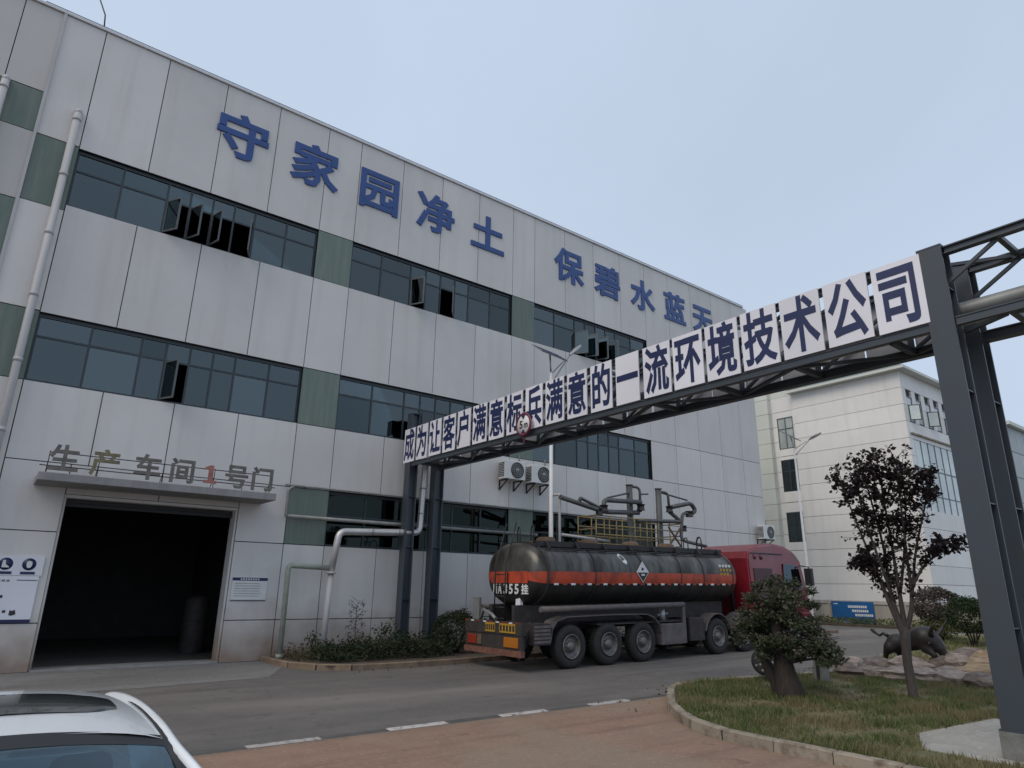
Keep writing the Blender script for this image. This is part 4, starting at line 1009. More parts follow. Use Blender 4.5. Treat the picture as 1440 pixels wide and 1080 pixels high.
b = MB(); b.tube([(5.3, -1.05, 1.02), (5.3, -1.05, 1.40)], 0.09, 10); b.tube([(5.15, -1.0, 1.2), (5.6, -1.0, 1.25)], 0.04, 8); b.build('valve', M['galv'], tr)
b = MB(); b.box(0.25, 0.78, -1.24, -0.72, 0.62, 1.12); b.build('rear_box', M['chassis'], tr)
b = MB()
for k in range(5): b.box(0.24, 0.78, -1.25, -1.241, 0.66 + k * 0.09, 0.72 + k * 0.09)
b.build('rear_box_louvre', M['chassis_pale'], tr)
# rear bumper assembly
b = MB(); b.box(-0.16, -0.02, -1.24, 1.24, 0.86, 1.16); b.build('rear_beam', M['chassis'], tr)
b = MB(); b.box(-0.18, -0.06, -1.24, 1.24, 0.36, 0.50); b.build('underrun_bar', mat('underrun_paint', (0.16, 0.07, 0.05), 0.7, var=0.35, scale=8), tr)
b = MB(); b.box(-0.14, -0.06, -1.22, 1.22, 0.50, 0.86); b.build('lamp_plate', M['chassis'], tr)
for y0, y1, mm, nm in ((0.70, 1.10, 'lamp_red', 'tail_lamp'), (-1.10, -0.52, 'lamp_amber', 'tail_lamp'), (0.46, 0.66, 'rust', 'tail_lamp')):
    b = MB(); b.box(-0.175, -0.141, y0, y1, 0.56, 0.80); bevel(b.build(nm, M[mm], tr), 0.012)
for y0, y1 in ((-0.15, 0.28), (-1.0, -0.35)):
    b = MB(); b.box(-0.18, -0.161, y0, y1, 0.90, 1.12); q = b.build('number_plate', M['plate_yellow'], tr)
    n = 5
    for k in range(n):
        ya = y0 + (y1 - y0) * (k + 0.18) / n; yb = y0 + (y1 - y0) * (k + 0.75) / n
        m2 = MB(); m2.box(-0.186, -0.1805, ya, yb, 0.94, 1.08); m2.build('plate_mark', M['dark'], q)
for y in (-1.0, 1.0):
    b = MB(); b.bar((-0.08, y, 0.30), (0.35, y, 1.15), 0.07); b.build('bumper_stay', M['chassis'], tr)
b = MB(); b.box(0.02, 0.10, 0.85, 1.15, 1.16, 1.72); b.build('mud_panel', M['pipe_gray'], tr)
b = MB(); b.tube([(0.0, 0.75, 1.16), (0.0, 0.6, 1.42), (0.06, 0.3, 1.3), (0.0, 0.05, 1.2)], 0.05, 8); b.build('coiled_hose', M['pipe_gray'], tr)
for k in range(9):
    b = MB(); y = -1.15 + k * 0.28; b.box(-0.166, -0.1605, y, y + 0.14, 1.125, 1.155); b.build('reflective_dash', M['reflect'] if k % 2 else M['lamp_red'], tr)

# wheels: shared meshes
def wheel_meshes(R=0.535, W=0.30):
    t = MB(); Mx = Matrix.Rotation(math.radians(90), 4, 'X')
    t.lathe([(0.30, -W / 2 + 0.03), (0.36, -W / 2), (0.47, -W / 2), (R - 0.02, -W / 2 + 0.03), (R, -W / 2 + 0.07), (R, W / 2 - 0.07), (R - 0.02, W / 2 - 0.03), (0.47, W / 2), (0.36, W / 2), (0.30, W / 2 - 0.03)], 36, Mx)
    for k in range(36):
        a = 2 * math.pi * k / 36
        p = Vector((math.cos(a) * (R + 0.004), 0, math.sin(a) * (R + 0.004)))
        t.bar((p.x, -W / 2 + 0.05, p.z), (p.x, W / 2 - 0.05, p.z), 0.045, 0.012, up=(p.x, 0, p.z))
    r = MB()
    r.lathe([(0.302, W / 2 - 0.02), (0.305, W / 2 + 0.01), (0.285, W / 2 + 0.012), (0.27, W / 2 - 0.02), (0.25, W / 2 - 0.10), (0.16, W / 2 - 0.075), (0.12, W / 2 - 0.07), (0.115, W / 2 + 0.0), (0.07, W / 2 + 0.02), (0.001, W / 2 + 0.022)], 28, Mx)
    r.lathe([(0.302, -W / 2 + 0.02), (0.10, -W / 2 + 0.06), (0.001, -W / 2 + 0.06)], 20, Mx)
    for k in range(10):
        a = 2 * math.pi * k / 10; r.lathe([(0.018, W / 2 - 0.05), (0.001, W / 2 - 0.05)], 6, Mx @ Matrix.Translation((0.145 * math.cos(a), 0.145 * math.sin(a), 0)))
        r.tube([tuple(Mx @ Vector((0.145 * math.cos(a), 0.145 * math.sin(a), W / 2 - 0.08))), tuple(Mx @ Vector((0.145 * math.cos(a), 0.145 * math.sin(a), W / 2 - 0.045)))], 0.016, 6)
    h = MB()
    for k in range(8):
        a = 2 * math.pi * (k + 0.5) / 8; h.lathe([(0.034, 0.0), (0.001, 0.0)], 10, Mx @ Matrix.Translation((0.205 * math.cos(a), 0.205 * math.sin(a), W / 2 - 0.0862)))
    tm = t.mesh('tyre'); tm.materials.append(M['rubber']); rm = r.mesh('rim'); rm.materials.append(M['rim'])
    return tm, rm
TYRE, RIM = wheel_meshes()
def wheel(root, x, y, steer=0.0):
    o = link('tyre', TYRE, None, root, (x, y, 0.535))
    if y > 0: o.rotation_euler = (0, 0, math.pi)
    o2 = link('rim', RIM, None, o)
for x in (1.52, 2.90, 4.28):
    for y in (-1.06, 1.06): wheel(tr, x, y)
    b = MB(); b.tube([(x, -0.9, 0.535), (x, 0.9, 0.535)], 0.08, 10); b.build('axle', M['chassis'], tr)

tc = empty('truck_tractor', (TX, TY, g(TX)), 'red truck tractor cab coupled in front of the tank trailer', 'truck')
tc.rotation_euler = (0, PITCHR, 0)
for x in (7.75, 9.2):
    for y in (-1.06, 1.06): wheel(tc, x, y)
    b = MB(); b.tube([(x, -0.9, 0.535), (x, 0.9, 0.535)], 0.08, 10); b.build('axle', M['chassis'], tc)
for y in (-1.06, 1.06): wheel(tc, 12.15, y)
b = MB(); b.tube([(12.15, -0.9, 0.535), (12.15, 0.9, 0.535)], 0.08, 10); b.build('axle', M['chassis'], tc)
for s in (-1, 1):
    b = MB(); b.box(6.5, 13.1, s * 0.42 - 0.05, s * 0.42 + 0.05, 0.75, 1.05); b.build('frame_rail', M['chassis'], tc)
    for xc in (7.75, 9.2):
        b = MB(); pts = [(xc + 0.66 * math.cos(a), 0.535 + 0.66 * math.sin(a)) for a in np.linspace(math.radians(15), math.radians(165), 9)]
        for (xa, za), (xb, zb) in zip(pts, pts[1:]):
            b.hexa([(xa, s * 0.78, za), (xb, s * 0.78, zb), (xb, s * 1.24, zb), (xa, s * 1.24, za), (xa * 1.0, s * 0.78, za + 0.025), (xb, s * 0.78, zb + 0.025), (xb, s * 1.24, zb + 0.025), (xa, s * 1.24, za + 0.025)])
        b.build('mudguard', M['chassis_pale'], tc)
    b = MB(); b.box(6.35, 7.05, s * 1.22 - (0.5 if s > 0 else 0), s * 1.22 + (0.5 if s < 0 else 0), 0.45, 1.12); bevel(b.build('side_box', M['chassis'], tc), 0.02)
    b = MB(); b.tube([(10.0, s * 0.98, 0.72), (11.2, s * 0.98, 0.72)], 0.27, 14); b.build('fuel_tank', M['galv'], tc)
b = MB(); b.box(7.9, 8.9, -0.45, 0.45, 1.05, 1.12); b.build('fifth_wheel', M['dark'], tc)
# cab: side profile, narrowed to the roof, bevelled
prof = [(9.75, 1.0), (9.72, 2.95), (9.85, 3.18), (10.5, 3.42), (11.4, 3.50), (12.2, 3.42), (12.75, 3.22), (13.05, 2.92), (13.22, 2.1), (13.28, 1.55), (13.30, 0.62), (12.85, 0.55), (12.72, 0.95), (12.45, 1.15), (11.85, 1.15), (11.6, 0.95), (11.5, 0.62), (11.2, 0.60), (11.2, 1.0)]
def cabw(z): return 1.22 - 0.06 * max(0, (z - 1.6) / 1.9) - (0.12 * max(0, (z - 3.0)) if z > 3.0 else 0)
bm = bmesh.new()
vl = [bm.verts.new((x, -cabw(z), z)) for x, z in prof]; vr = [bm.verts.new((x, cabw(z), z)) for x, z in prof]
bm.faces.new(vl); bm.faces.new(list(reversed(vr)))
n = len(prof)
for i in range(n): bm.faces.new((vl[i], vr[i], vr[(i + 1) % n], vl[(i + 1) % n]))
bmesh.ops.recalc_face_normals(bm, faces=bm.faces[:])
bmesh.ops.bevel(bm, geom=[e for e in bm.edges if all(abs(abs(v.co.y) - cabw(v.co.z)) < 1e-4 for v in e.verts) and abs(e.verts[0].co.y - e.verts[1].co.y) < 0.5 and max(v.co.z for v in e.verts) > 0.9 and not any(f.normal.y > 0.9 and g_.normal.y > 0.9 for f in e.link_faces for g_ in e.link_faces if f is not g_)], offset=0.07, segments=3, affect='EDGES')
me = bpy.data.meshes.new('cab'); bm.to_mesh(me); bm.free()
link('cab', me, M['red'], tc)
for s in (-1, 1):
    yy = lambda z, d=0.006: s * (cabw(z) + d)
    b = MB(); q = [(11.75, 1.95), (12.95, 1.95), (12.78, 2.75), (11.85, 2.80)]
    b._add([(x, yy(z), z) for x, z in q] + [(x, yy(z, -0.01), z) for x, z in q], [(0, 1, 2, 3), (7, 6, 5, 4), (0, 4, 5, 1), (1, 5, 6, 2), (2, 6, 7, 3), (3, 7, 4, 0)]); b.build('side_window', M['glass_car'], tc)
    b = MB(); q = [(10.0, 2.02), (11.1, 2.02), (11.1, 2.62), (10.0, 2.62)]
    b._add([(x, yy(z), z) for x, z in q] + [(x, yy(z, -0.01), z) for x, z in q], [(0, 1, 2, 3), (7, 6, 5, 4), (0, 4, 5, 1), (1, 5, 6, 2), (2, 6, 7, 3), (3, 7, 4, 0)]); b.build('sleeper_panel', mat('cab_dark', (0.05, 0.006, 0.012), 0.4), tc)
    b = MB(); b.box(9.78, 13.0, s * 1.225 - 0.008, s * 1.225 + 0.008, 1.70, 1.76); b.build('trim_line', M['dark'], tc)
    b = MB(); b.bar((12.0, s * 1.235, 1.6), (12.2, s * 1.235, 1.6), 0.03, 0.05); b.build('door_handle', M['black'], tc)
    b = MB(); b.bar((13.0, s * 1.18, 2.75), (13.05, s * 1.45, 2.70), 0.03); b.bar((13.05, s * 1.45, 2.72), (13.1, s * 1.45, 2.0), 0.03); b.box(12.96, 13.12, s * 1.45 - 0.13, s * 1.45 + 0.13, 2.05, 2.65); b.build('mirror', M['black'], tc)
    b = MB(); b.box(13.26, 13.34, s * 1.0 - 0.17, s * 1.0 + 0.17, 0.78, 1.06); bevel(b.build('headlight', M['glass_clear'], tc), 0.02)
    b = MB(); b.box(12.75, 13.32, s * 1.20 - 0.03, s * 1.20 + 0.03, 0.55, 1.12); bevel(b.build('bumper_corner', M['red'], tc), 0.02)
    for k in range(2):
        b = MB(); b.box(12.85, 13.2, s * 1.236 - 0.006, s * 1.236 + 0.006, 0.68 + k * 0.2, 0.78 + k * 0.2); b.build('corner_reflector', M['reflect'], tc)
b = MB(); q = [(13.075, -1.02, 2.86), (13.075, 1.02, 2.86), (13.235, 1.10, 2.05), (13.235, -1.10, 2.05)]
b._add(q + [(x - 0.03, y, z) for x, y, z in q], [(0, 1, 2, 3), (7, 6, 5, 4), (0, 4, 5, 1), (1, 5, 6, 2), (2, 6, 7, 3), (3, 7, 4, 0)]); b.build('windscreen', M['glass_car'], tc)
b = MB()
for k in range(5): b.box(13.29, 13.335, -0.75, 0.75, 1.12 + k * 0.12, 1.19 + k * 0.12)
b.build('grille', M['black'], tc)
b = MB(); b.box(13.2, 13.4, -1.2, 1.2, 0.42, 0.74); bevel(b.build('bumper', M['chassis_pale'], tc), 0.04)
b = MB(); b.box(9.9, 11.9, -1.16, 1.16, 3.10, 3.14); b.build('roof_seam', M['dark'], tc)
for x in (10.15, 10.55):
    b = MB(); b.lathe([(0.001, 0.03), (0.09, 0.02), (0.11, -0.05)], 14, Matrix.Translation((x, -1.15, 3.0)) @ Matrix.Rotation(math.radians(90), 4, 'X')); b.build('marker_lamp', mat('marker', (0.10, 0.01, 0.02), 0.3), tc)
b = MB(); b.tube([(9.5, -0.6, 1.0), (9.5, -0.6, 2.6), (9.5, -0.5, 2.8)], 0.07, 10); b.build('intake', M['black'], tc)

# ================================================================== OFFICE BLOCK
BX, BY = 42.0, 16.3
of = empty('office_building', (BX, BY, g(42)), 'beige panelled four-storey office block beyond the red truck', 'building')
OO = Vector((BX, BY, g(42)))
def op(mb, name, m, par=of): mb.v = [tuple(Vector(v) - OO) for v in mb.v]; return mb.build(name, m, par)
zb = g(42)
b = MB(); b.box(BX + 0.22, 55, BY + 0.13, 44, zb - 0.3, 15.0); op(b, 'wall_core', M['joint'])
zs = [zb + 0.02 + i * (15.0 - zb) / 14 for i in range(15)]
WX = [(23.45, 24.62, 11.35, 13.55), (23.45, 24.62, 8.46, 10.62), (23.45, 24.62, 5.15, 7.1)]      # side windows Y0,Y1,Z0,Z1
WF = [(42.55 + 1.32 * k, 43.35 + 1.32 * k, 11.95, 13.55) for k in range(8)]
for z0, z1 in zip(zs, zs[1:]):
    for (ya, yb, off) in ((BY + 0.02, 23.28, 0.0), (23.30, 26.3, 0.10), (26.32, 44.0, 0.1)):
        cuts = sorted([(max(w[0], ya), min(w[1], yb)) for w in WX if w[2] < z1 - 0.05 and w[3] > z0 + 0.05 and w[0] < yb and w[1] > ya])
        y = ya
        for c0, c1 in cuts + [(yb, yb)]:
            if c0 - y > 0.05:
                b = MB(); b.box(BX + off, BX + off + 0.11, y, c0 - 0.0, z0 + 0.012, z1 - 0.012); op(b, 'wall_panel', M['bld2'])
            if c1 > c0:
                for w in WX:
                    for p0, p1 in ((z0 + 0.02, min(w[2], z1 - 0.02)), (max(w[3], z0 + 0.02), z1 - 0.02)):
                        if w[2] < z1 - 0.05 and w[3] > z0 + 0.05 and p1 - p0 > 0.04: b = MB(); b.box(BX + off, BX + off + 0.11, c0, c1, p0, p1); op(b, 'wall_panel', M['bld2'])
            y = c1
    cuts = [(w[0], w[1]) for w in WF if w[2] < z1 - 0.05 and w[3] > z0 + 0.05]
    if z0 > 5.9 and z1 < 11.3: cuts = [(42.6, 48.6)]
    if 2.55 < z0 < 3.4: cuts = [(44.4, 47.4)]
    x = BX + 0.02
    for c0, c1 in cuts + [(55.0, 55.0)]:
        if c0 - x > 0.05:
            b = MB(); b.box(x, c0, BY, BY + 0.12, z0 + 0.012, z1 - 0.012); op(b, 'wall_panel', M['bld2'])
        x = c1
b = MB(); b.box(BX - 0.35, BX + 0.098, 24.95, 26.2, zb - 0.1, 16.6); op(b, 'pilaster', M['bld2_trim'])
for z in np.arange(1.4, 16, 1.04):
    b = MB(); b.box(BX - 0.354, BX + 0.05, 24.946, 26.204, z, z + 0.03); op(b, 'pilaster_joint', M['kerb'])
def owin(axis, a0, a1, z0, z1, parts, mg='glass_clear', opened=False):
    fr = MB(); t = 0.07; d0, d1 = 0.02, 0.10
    def bx(u0, u1, w0, w1, e0=d0, e1=d1):
        if axis == 'x': fr.box(BX + 0.08 + e0, BX + 0.08 + e1, u0, u1, w0, w1)
        else: fr.box(u0, u1, BY + e0, BY + e1, w0, w1)
    bx(a0, a1, z0, z0 + t); bx(a0, a1, z1 - t, z1)
    for k in range(parts + 1):
        u = a0 + (a1 - a0 - t) * k / parts; bx(u, u + t, z0 + t, z1 - t, d0 + 0.003, d1 - 0.003)
    bx(a0 + t, a1 - t, z0 + (z1 - z0) * 0.62, z0 + (z1 - z0) * 0.62 + t, d0 + 0.006, d1 - 0.006)
    w = op(fr, 'window', M['sash'] if mg == 'glass_pale' else M['frame'])
    for k in range(parts):
        u0 = a0 + (a1 - a0 - t) * k / parts + t; u1 = a0 + (a1 - a0 - t) * (k + 1) / parts
        p = MB()
        if axis == 'x': p.box(BX + 0.13, BX + 0.14, u0, u1, z0 + t, z1 - t)
        else: p.box(u0, u1, BY + 0.05, BY + 0.06, z0 + t, z1 - t)
        op(p, 'pane', M[mg], w)
    if opened:
        s = MB(); s.box(0, 0.62, -0.02, 0.02, 0, 0.95); s.cur = 1; s.box(0.05, 0.57, -0.025, 0.025, 0.05, 0.9); o = s.build('casement', [M['frame'], M['glass_pale']], w); o.location = Vector((a0 + 0.06, BY - 0.01, z0 + 0.05)) - OO; o.rotation_euler = (0, 0, math.radians(-55))
    return w
owin('x', *WX[0], 2, 'glass_pale'); owin('x', *WX[1], 2, 'glass'); owin('x', *WX[2], 2, 'glass')
for k, w in enumerate(WF): owin('y', *w, 1, 'glass_pale', opened=(k % 2 == 0))
cw = owin('y', 42.62, 48.58, 6.0, 11.1, 6, 'glass_pale'); owin('y', 44.42, 47.38, 2.75, 3.75, 3, 'glass')
for z in (7.6,):
    b = MB(); b.box(42.7, 48.5, BY + 0.03, BY + 0.09, z, z + 0.06); op(b, 'mullion', M['sash'], cw)
b = MB(); b.box(42.3, 48.9, BY - 0.12, BY - 0.002, 11.12, 11.22); op(b, 'drip_ledge', M['kerb'])
# eaves and hipped roof
b = MB(); b.box(BX - 0.5, 55.5, BY - 0.5, 23.4, 15.02, 15.17); op(b, 'eaves', M['bld2_trim'])
b = MB(); b.hexa([(BX - 0.5, BY - 0.5, 15.18), (55.5, BY - 0.5, 15.18), (55.5, 23.4, 15.18), (BX - 0.5, 23.4, 15.18), (BX + 2.2, BY + 2.2, 16.5), (52.6, BY + 2.2, 16.5), (52.6, 23.0, 16.5), (BX + 2.2, 23.0, 16.5)]); op(b, 'roof', M['roof2'])
b = MB(); b.box(BX + 0.1, 55, 23.42, 44, 15.02, 16.4); op(b, 'parapet', M['bld2_trim'])

# boundary wall with billboard
WXX = 37.5
bw = empty('boundary_wall', (WXX, 14, g(WXX)), 'low beige rendered boundary wall with a projecting coping', 'wall')
for y0 in np.arange(-16, 21.0, 2.0):
    b = MB(); b.box(WXX, WXX + 0.2, y0 - 14, y0 + 1.98 - 14, -0.2, 1.08)
    b.v = [(v[0] - WXX, v[1], v[2]) for v in b.v]; b.build('wall_bay', M['wallc'], bw)
    b = MB(); b.box(-0.06, 0.26, y0 - 14, y0 + 1.99 - 14, 1.085, 1.25); b.build('coping', mat('coping_stone', (0.40, 0.37, 0.335), 0.8) if y0 == -16 else bpy.data.materials['coping_stone'], bw)
    b = MB(); b.box(-0.04, -0.002, y0 + 1.9 - 14, y0 + 2.02 - 14, -0.2, 1.08); b.build('pier', M['wallc'], bw)
bi = empty('billboard', (WXX - 0.055, 18.65, g(WXX) + 0.02), 'blue printed billboard with white lines of text on the beige wall', 'billboard')
b = MB(); b.box(-0.03, 0, -1.13, 1.13, 0.0, 1.18); b.build('board', M['bill_blue'], bi)
b = MB(); b.prism([(1.13, 0.02), (-1.1, 0.02), (-0.7, 0.035), (0.0, 0.08), (0.7, 0.18), (1.13, 0.29)], 'x', -0.036, -0.0305); b.build('white_swoosh', M['white'], bi)
for r_, (y0, y1, z) in enumerate(((0.22, -0.78, 0.86), (0.02, -0.84, 0.65), (-0.12, -1.0, 0.44))):
    k = 0; y = y0
    while y > y1:
        w = random.uniform(0.07, 0.10); b = MB(); b.box(-0.036, -0.0305, y - w, y, z, z + 0.12); b.build('text_mark', M['white'], bi); y -= w + 0.025
b = MB(); b.box(-0.036, -0.0305, 0.75, 1.0, 1.03, 1.07); b.build('text_mark', M['white'], bi)

# far gridded hall
fh = empty('far_hall', (66, 18, g(60)), 'distant pale hall with gridded cladding behind the gantry post', 'building')
b = MB(); b.box(0.05, 34, 0.05, 24, -0.3, 15.0); b.build('wall_core', M['joint'], fh)
fm = mat('hall_cladding', (0.42, 0.46, 0.46), 0.6, var=0.1, scale=0.3, rnd=0.06)
for i in range(17):
    for k in range(7):
        b = MB(); b.box(i * 2 + 0.03, i * 2 + 1.97, 0, 0.05, k * 2.14 + 0.03, k * 2.14 + 2.11); b.build('cladding_panel', fm, fh)
b = MB(); b.box(-0.4, 34.4, -0.4, 24, 15.0, 15.3); b.build('roof', M['bld2_trim'], fh)

# ================================================================== PLANTS
def leaves(name, pts, size, mtl, parent, aspect=0.55, up=0.3, kind=None, origin=(0, 0, 0), seed=0):
    """one mesh of many small folded leaves (two triangles each, own island) at the given points"""
    r = np.random.default_rng(seed + len(pts))
    P = np.asarray(pts, float) - np.asarray(origin, float); N = len(P)
    d = r.normal(size=(N, 3)); d[:, 2] = d[:, 2] * 0.7 - 0.15; d /= np.linalg.norm(d, axis=1)[:, None]
    n = r.normal(size=(N, 3)); n[:, 2] += up; s = np.cross(d, n); s /= (np.linalg.norm(s, axis=1)[:, None] + 1e-9)
    nn = np.cross(s, d)
    L = (size * r.uniform(0.45, 1.45, N))[:, None]; W = L * aspect * 0.5
    V = np.empty((N, 4, 3))
    V[:, 0] = P; V[:, 1] = P + d * L * 0.5 + s * W + nn * W * 0.35; V[:, 2] = P + d * L; V[:, 3] = P + d * L * 0.5 - s * W + nn * W * 0.35
    me = bpy.data.meshes.new(name); me.vertices.add(N * 4); me.vertices.foreach_set('co', V.reshape(-1))
    idx = np.arange(N)[:, None] * 4 + np.array([0, 1, 2, 0, 2, 3])[None]
    me.loops.add(N * 6); me.loops.foreach_set('vertex_index', idx.reshape(-1).astype(np.int32))
    me.polygons.add(N * 2); me.polygons.foreach_set('loop_start', (np.arange(N * 2) * 3).astype(np.int32))
    me.update(calc_edges=True); me.validate()
    return link(name, me, mtl, parent, (0, 0, 0), kind)

def clump(c, r, n, shell=0.55, seed=None):
    """points in a lumpy ellipsoid, denser toward its skin"""
    q = rng.normal(size=(n, 3)); q /= np.linalg.norm(q, axis=1)[:, None]
    rad = (rng.uniform(0, 1, n) ** (1 / 3.0)) * (1 - shell) + shell * rng.uniform(0.75, 1.05, n)
    return np.asarray(c) + q * rad[:, None] * np.asarray(r)

def limb(b, p, q, r0, r1, k=5, wob=0.05, n=7):
    p, q = Vector(p), Vector(q); pts = []; rs = []
    for i in range(k + 1):
        t = i / k; w = wob * math.sin(t * math.pi)
        pts.append(p.lerp(q, t) + Vector((random.uniform(-w, w), random.uniform(-w, w), 0))); rs.append(r0 + (r1 - r0) * t)
    b.tube(pts, rs, n); return pts

# --- twin-trunk evergreen in the lawn
t1 = empty('evergreen_tree', (12.3, 7.5, g(12.3) + 0.10), 'bushy green tree with thick leaning dark trunk in front of the truck cab', 'tree')
b = MB()
b.tube([(0.0, -0.02, -0.05), (0.0, -0.02, 0.12), (0.02, 0.06, 0.45), (0.05, 0.10, 0.8), (0.0, 0.14, 1.2), (0.0, 0.1, 1.7)], [0.30, 0.25, 0.19, 0.14, 0.10, 0.05], 12)
b.tube([(0.05, 0.22, -0.05), (0.08, 0.28, 0.2), (0.1, 0.48, 0.55), (0.1, 0.58, 0.9), (0.05, 0.75, 1.3)], [0.14, 0.12, 0.10, 0.08, 0.04], 10)
b.build('trunk', M['bark'], t1)
cl1 = [((0.05, 0.12, 2.02), (0.42, 0.50, 0.20)), ((0.0, 0.35, 1.75), (0.42, 0.42, 0.22)), ((0.05, -0.25, 1.72), (0.40, 0.42, 0.22)),
       ((0.0, 0.62, 1.45), (0.45, 0.45, 0.22)), ((0.0, 0.95, 1.22), (0.40, 0.36, 0.24)), ((0.05, 0.1, 1.40), (0.55, 0.5, 0.25)), ((0.0, -0.42, 1.35), (0.45, 0.42, 0.25)),
       ((-0.05, 0.45, 1.08), (0.50, 0.45, 0.25)), ((0.0, -0.05, 1.02), (0.55, 0.45, 0.25)), ((0.05, -0.60, 1.02), (0.42, 0.36, 0.22)), ((0.05, -0.85, 0.78), (0.32, 0.24, 0.14)),
       ((-0.1, 0.1, 0.86), (0.42, 0.42, 0.16)), ((0.3, 0.5, 1.5), (0.4, 0.4, 0.3)), ((0.35, -0.3, 1.2), (0.4, 0.45, 0.3)), ((0.05, -0.42, 0.80), (0.3, 0.3, 0.15))]
b = MB()
for c, r in cl1:
    limb(b, (0.02, 0.1, max(0.6, c[2] - 0.45)), (c[0], c[1], c[2]), 0.035, 0.012, 4, 0.05, 6)
    for _ in range(5):
        limb(b, c, (c[0] + random.uniform(-.9, .9) * r[0], c[1] + random.uniform(-.9, .9) * r[1], c[2] + random.uniform(-.3, .9) * r[2]), 0.012, 0.004, 2, 0.03, 5)
b.build('limbs', M['bark'], t1)
cl1 = [((c[0], c[1] * (0.66 if c[1] > 0.3 else 0.9), c[2]), (r[0] * 0.85, r[1] * (0.80 if c[2] < 1.6 else 0.72), r[2])) for c, r in cl1]
sub = []
for c, r in cl1:
    for _ in range(9):
        cc = np.array(c) + np.array(r) * rng.uniform(-0.85, 0.85, 3) * np.array((1, 1, 0.9)); s_ = rng.uniform(0.10, 0.20)
        sub.append((cc, (s_, s_ * 1.15, s_ * 0.55)))
for _ in range(26):      # straggling outer sprays
    c, r = cl1[rng.integers(len(cl1))]; a = rng.uniform(0, 6.28)
    cc = np.array(c) + np.array((r[0] * 1.15 * math.cos(a), r[1] * 1.25 * math.sin(a), r[2] * rng.uniform(-0.9, 0.9))); sub.append((cc, (0.09, 0.11, 0.06)))
for cc in ((-0.05, 0.95, 1.12), (0.0, 0.98, 0.95)): sub.append((np.array(cc), (0.12, 0.14, 0.10)))
pts = np.vstack([clump(c, r, 96, 0.2) for c, r in sub])
leaves('crown', pts, 0.066, LEAF['green'], t1, 0.5)
pts2 = np.vstack([clump((c[0], c[1], c[2] + 0.03), np.array(r) * 1.15, 26, 0.5) for c, r in sub])
leaves('young_leaves', pts2, 0.055, LEAF['mauve'], t1, 0.5)

# --- purple-leaved tree with upright limbs
t2 = empty('purple_leaf_tree', (14.2, 6.14, g(14.2) + 0.10), 'dark purple-leaved tree with upright forking limbs beside the bull statue', 'tree')
b = MB()
b.tube([(0.0, 0.0, -0.05), (0.0, 0.0, 0.1), (0.0, 0.02, 0.6), (0.0, 0.0, 1.0), (0.0, -0.03, 1.25)], [0.11, 0.085, 0.08, 0.085, 0.075], 10); b.build('trunk', M['bark2'], t2)
b = MB(); tips = []
limbs = [((0.0, 0.02, 1.1), (-0.05, 0.18, 1.7), (-0.1, 0.45, 2.5), (-0.15, 0.95, 4.15)), ((0.0, 0.0, 1.2), (0.0, 0.14, 1.8), (0.05, 0.22, 2.8), (0.0, 0.45, 4.45)),
         ((0.0, -0.03, 1.2), (0.0, -0.02, 1.8), (0.05, 0.02, 2.8), (0.0, 0.05, 4.55)), ((0.0, -0.03, 1.15), (0.0, -0.22, 1.7), (0.05, -0.28, 2.6), (0.05, -0.35, 4.45)),
         ((0.0, -0.22, 1.7), (0.1, -0.45, 2.6), (0.15, -0.75, 3.4), (0.1, -1.05, 4.1)), ((0.0, -0.02, 1.8), (0.35, -0.1, 2.7), (0.5, -0.2, 3.6), (0.4, -0.3, 4.3)), ((0.0, 0.1, 1.7), (-0.4, 0.2, 2.8), (-0.5, 0.3, 3.5), (-0.4, 0.35, 4.2)),
         ((0.0, -0.28, 2.0), (0.05, -0.6, 2.35), (0.1, -0.95, 2.6), (0.1, -1.25, 2.75)), ((0.0, 0.2, 2.0), (-0.05, 0.5, 2.25), (-0.05, 0.62, 2.35), (0, 0.7, 2.4))]
P2 = []
for li, L in enumerate(limbs):
    pp = [Vector((q[0], q[1] * (0.84 if q[2] > 2 else 1), q[2])) for q in L]; path = []
    for i in range(25):
        t = i / 24 * 3; k = min(int(t), 2); f = t - k
        p0, p1, p2, p3 = pp[max(k - 1, 0)], pp[k], pp[k + 1], pp[min(k + 2, 3)]
        path.append(0.5 * ((2 * p1) + (p2 - p0) * f + (2 * p0 - 5 * p1 + 4 * p2 - p3) * f * f + (3 * p1 - p0 - 3 * p2 + p3) * f ** 3))
    r0 = 0.055 if li < 4 else 0.03
    b.tube(path, [r0 + (0.010 - r0) * i / 24 for i in range(25)], 7)
    for i in range(5 if li > 6 else 9, 25):
        q = path[i]; up = i / 24
        for _ in range(3 if up > 0.55 else (2 if up > 0.3 else 1)):
            tw = Vector((random.uniform(-1, 1), random.uniform(-1, 1), random.uniform(0.0, 0.9))).normalized() * random.uniform(0.10, 0.24 + 0.20 * (up > 0.6))
            e = q + tw; b.tube([q, q + tw * 0.5 + Vector((0, 0, 0.02)), e], [0.008, 0.006, 0.003], 5)
            nlf = int(random.uniform(5, 15) * (1.5 if up > 0.7 else 0.9))
            P2.append(clump(q.lerp(e, 0.75), (0.10, 0.10, 0.085), nlf, 0.1))
b.build('limbs', M['bark2'], t2)
P2.append(np.vstack([clump(c, (0.26, 0.26, 0.2), 130, 0.1) for c in ((0, 0.2, 4.1), (0, -0.2, 4.2), (0, 0.0, 3.7), (0.05, -0.45, 4.0), (0, 0.6, 4.0), (0.1, -0.7, 3.8), (0.05, 0.2, 3.3), (0.05, -0.15, 3.2))]))
leaves('crown', np.vstack(P2), 0.085, LEAF['purple'], t2, 0.72)

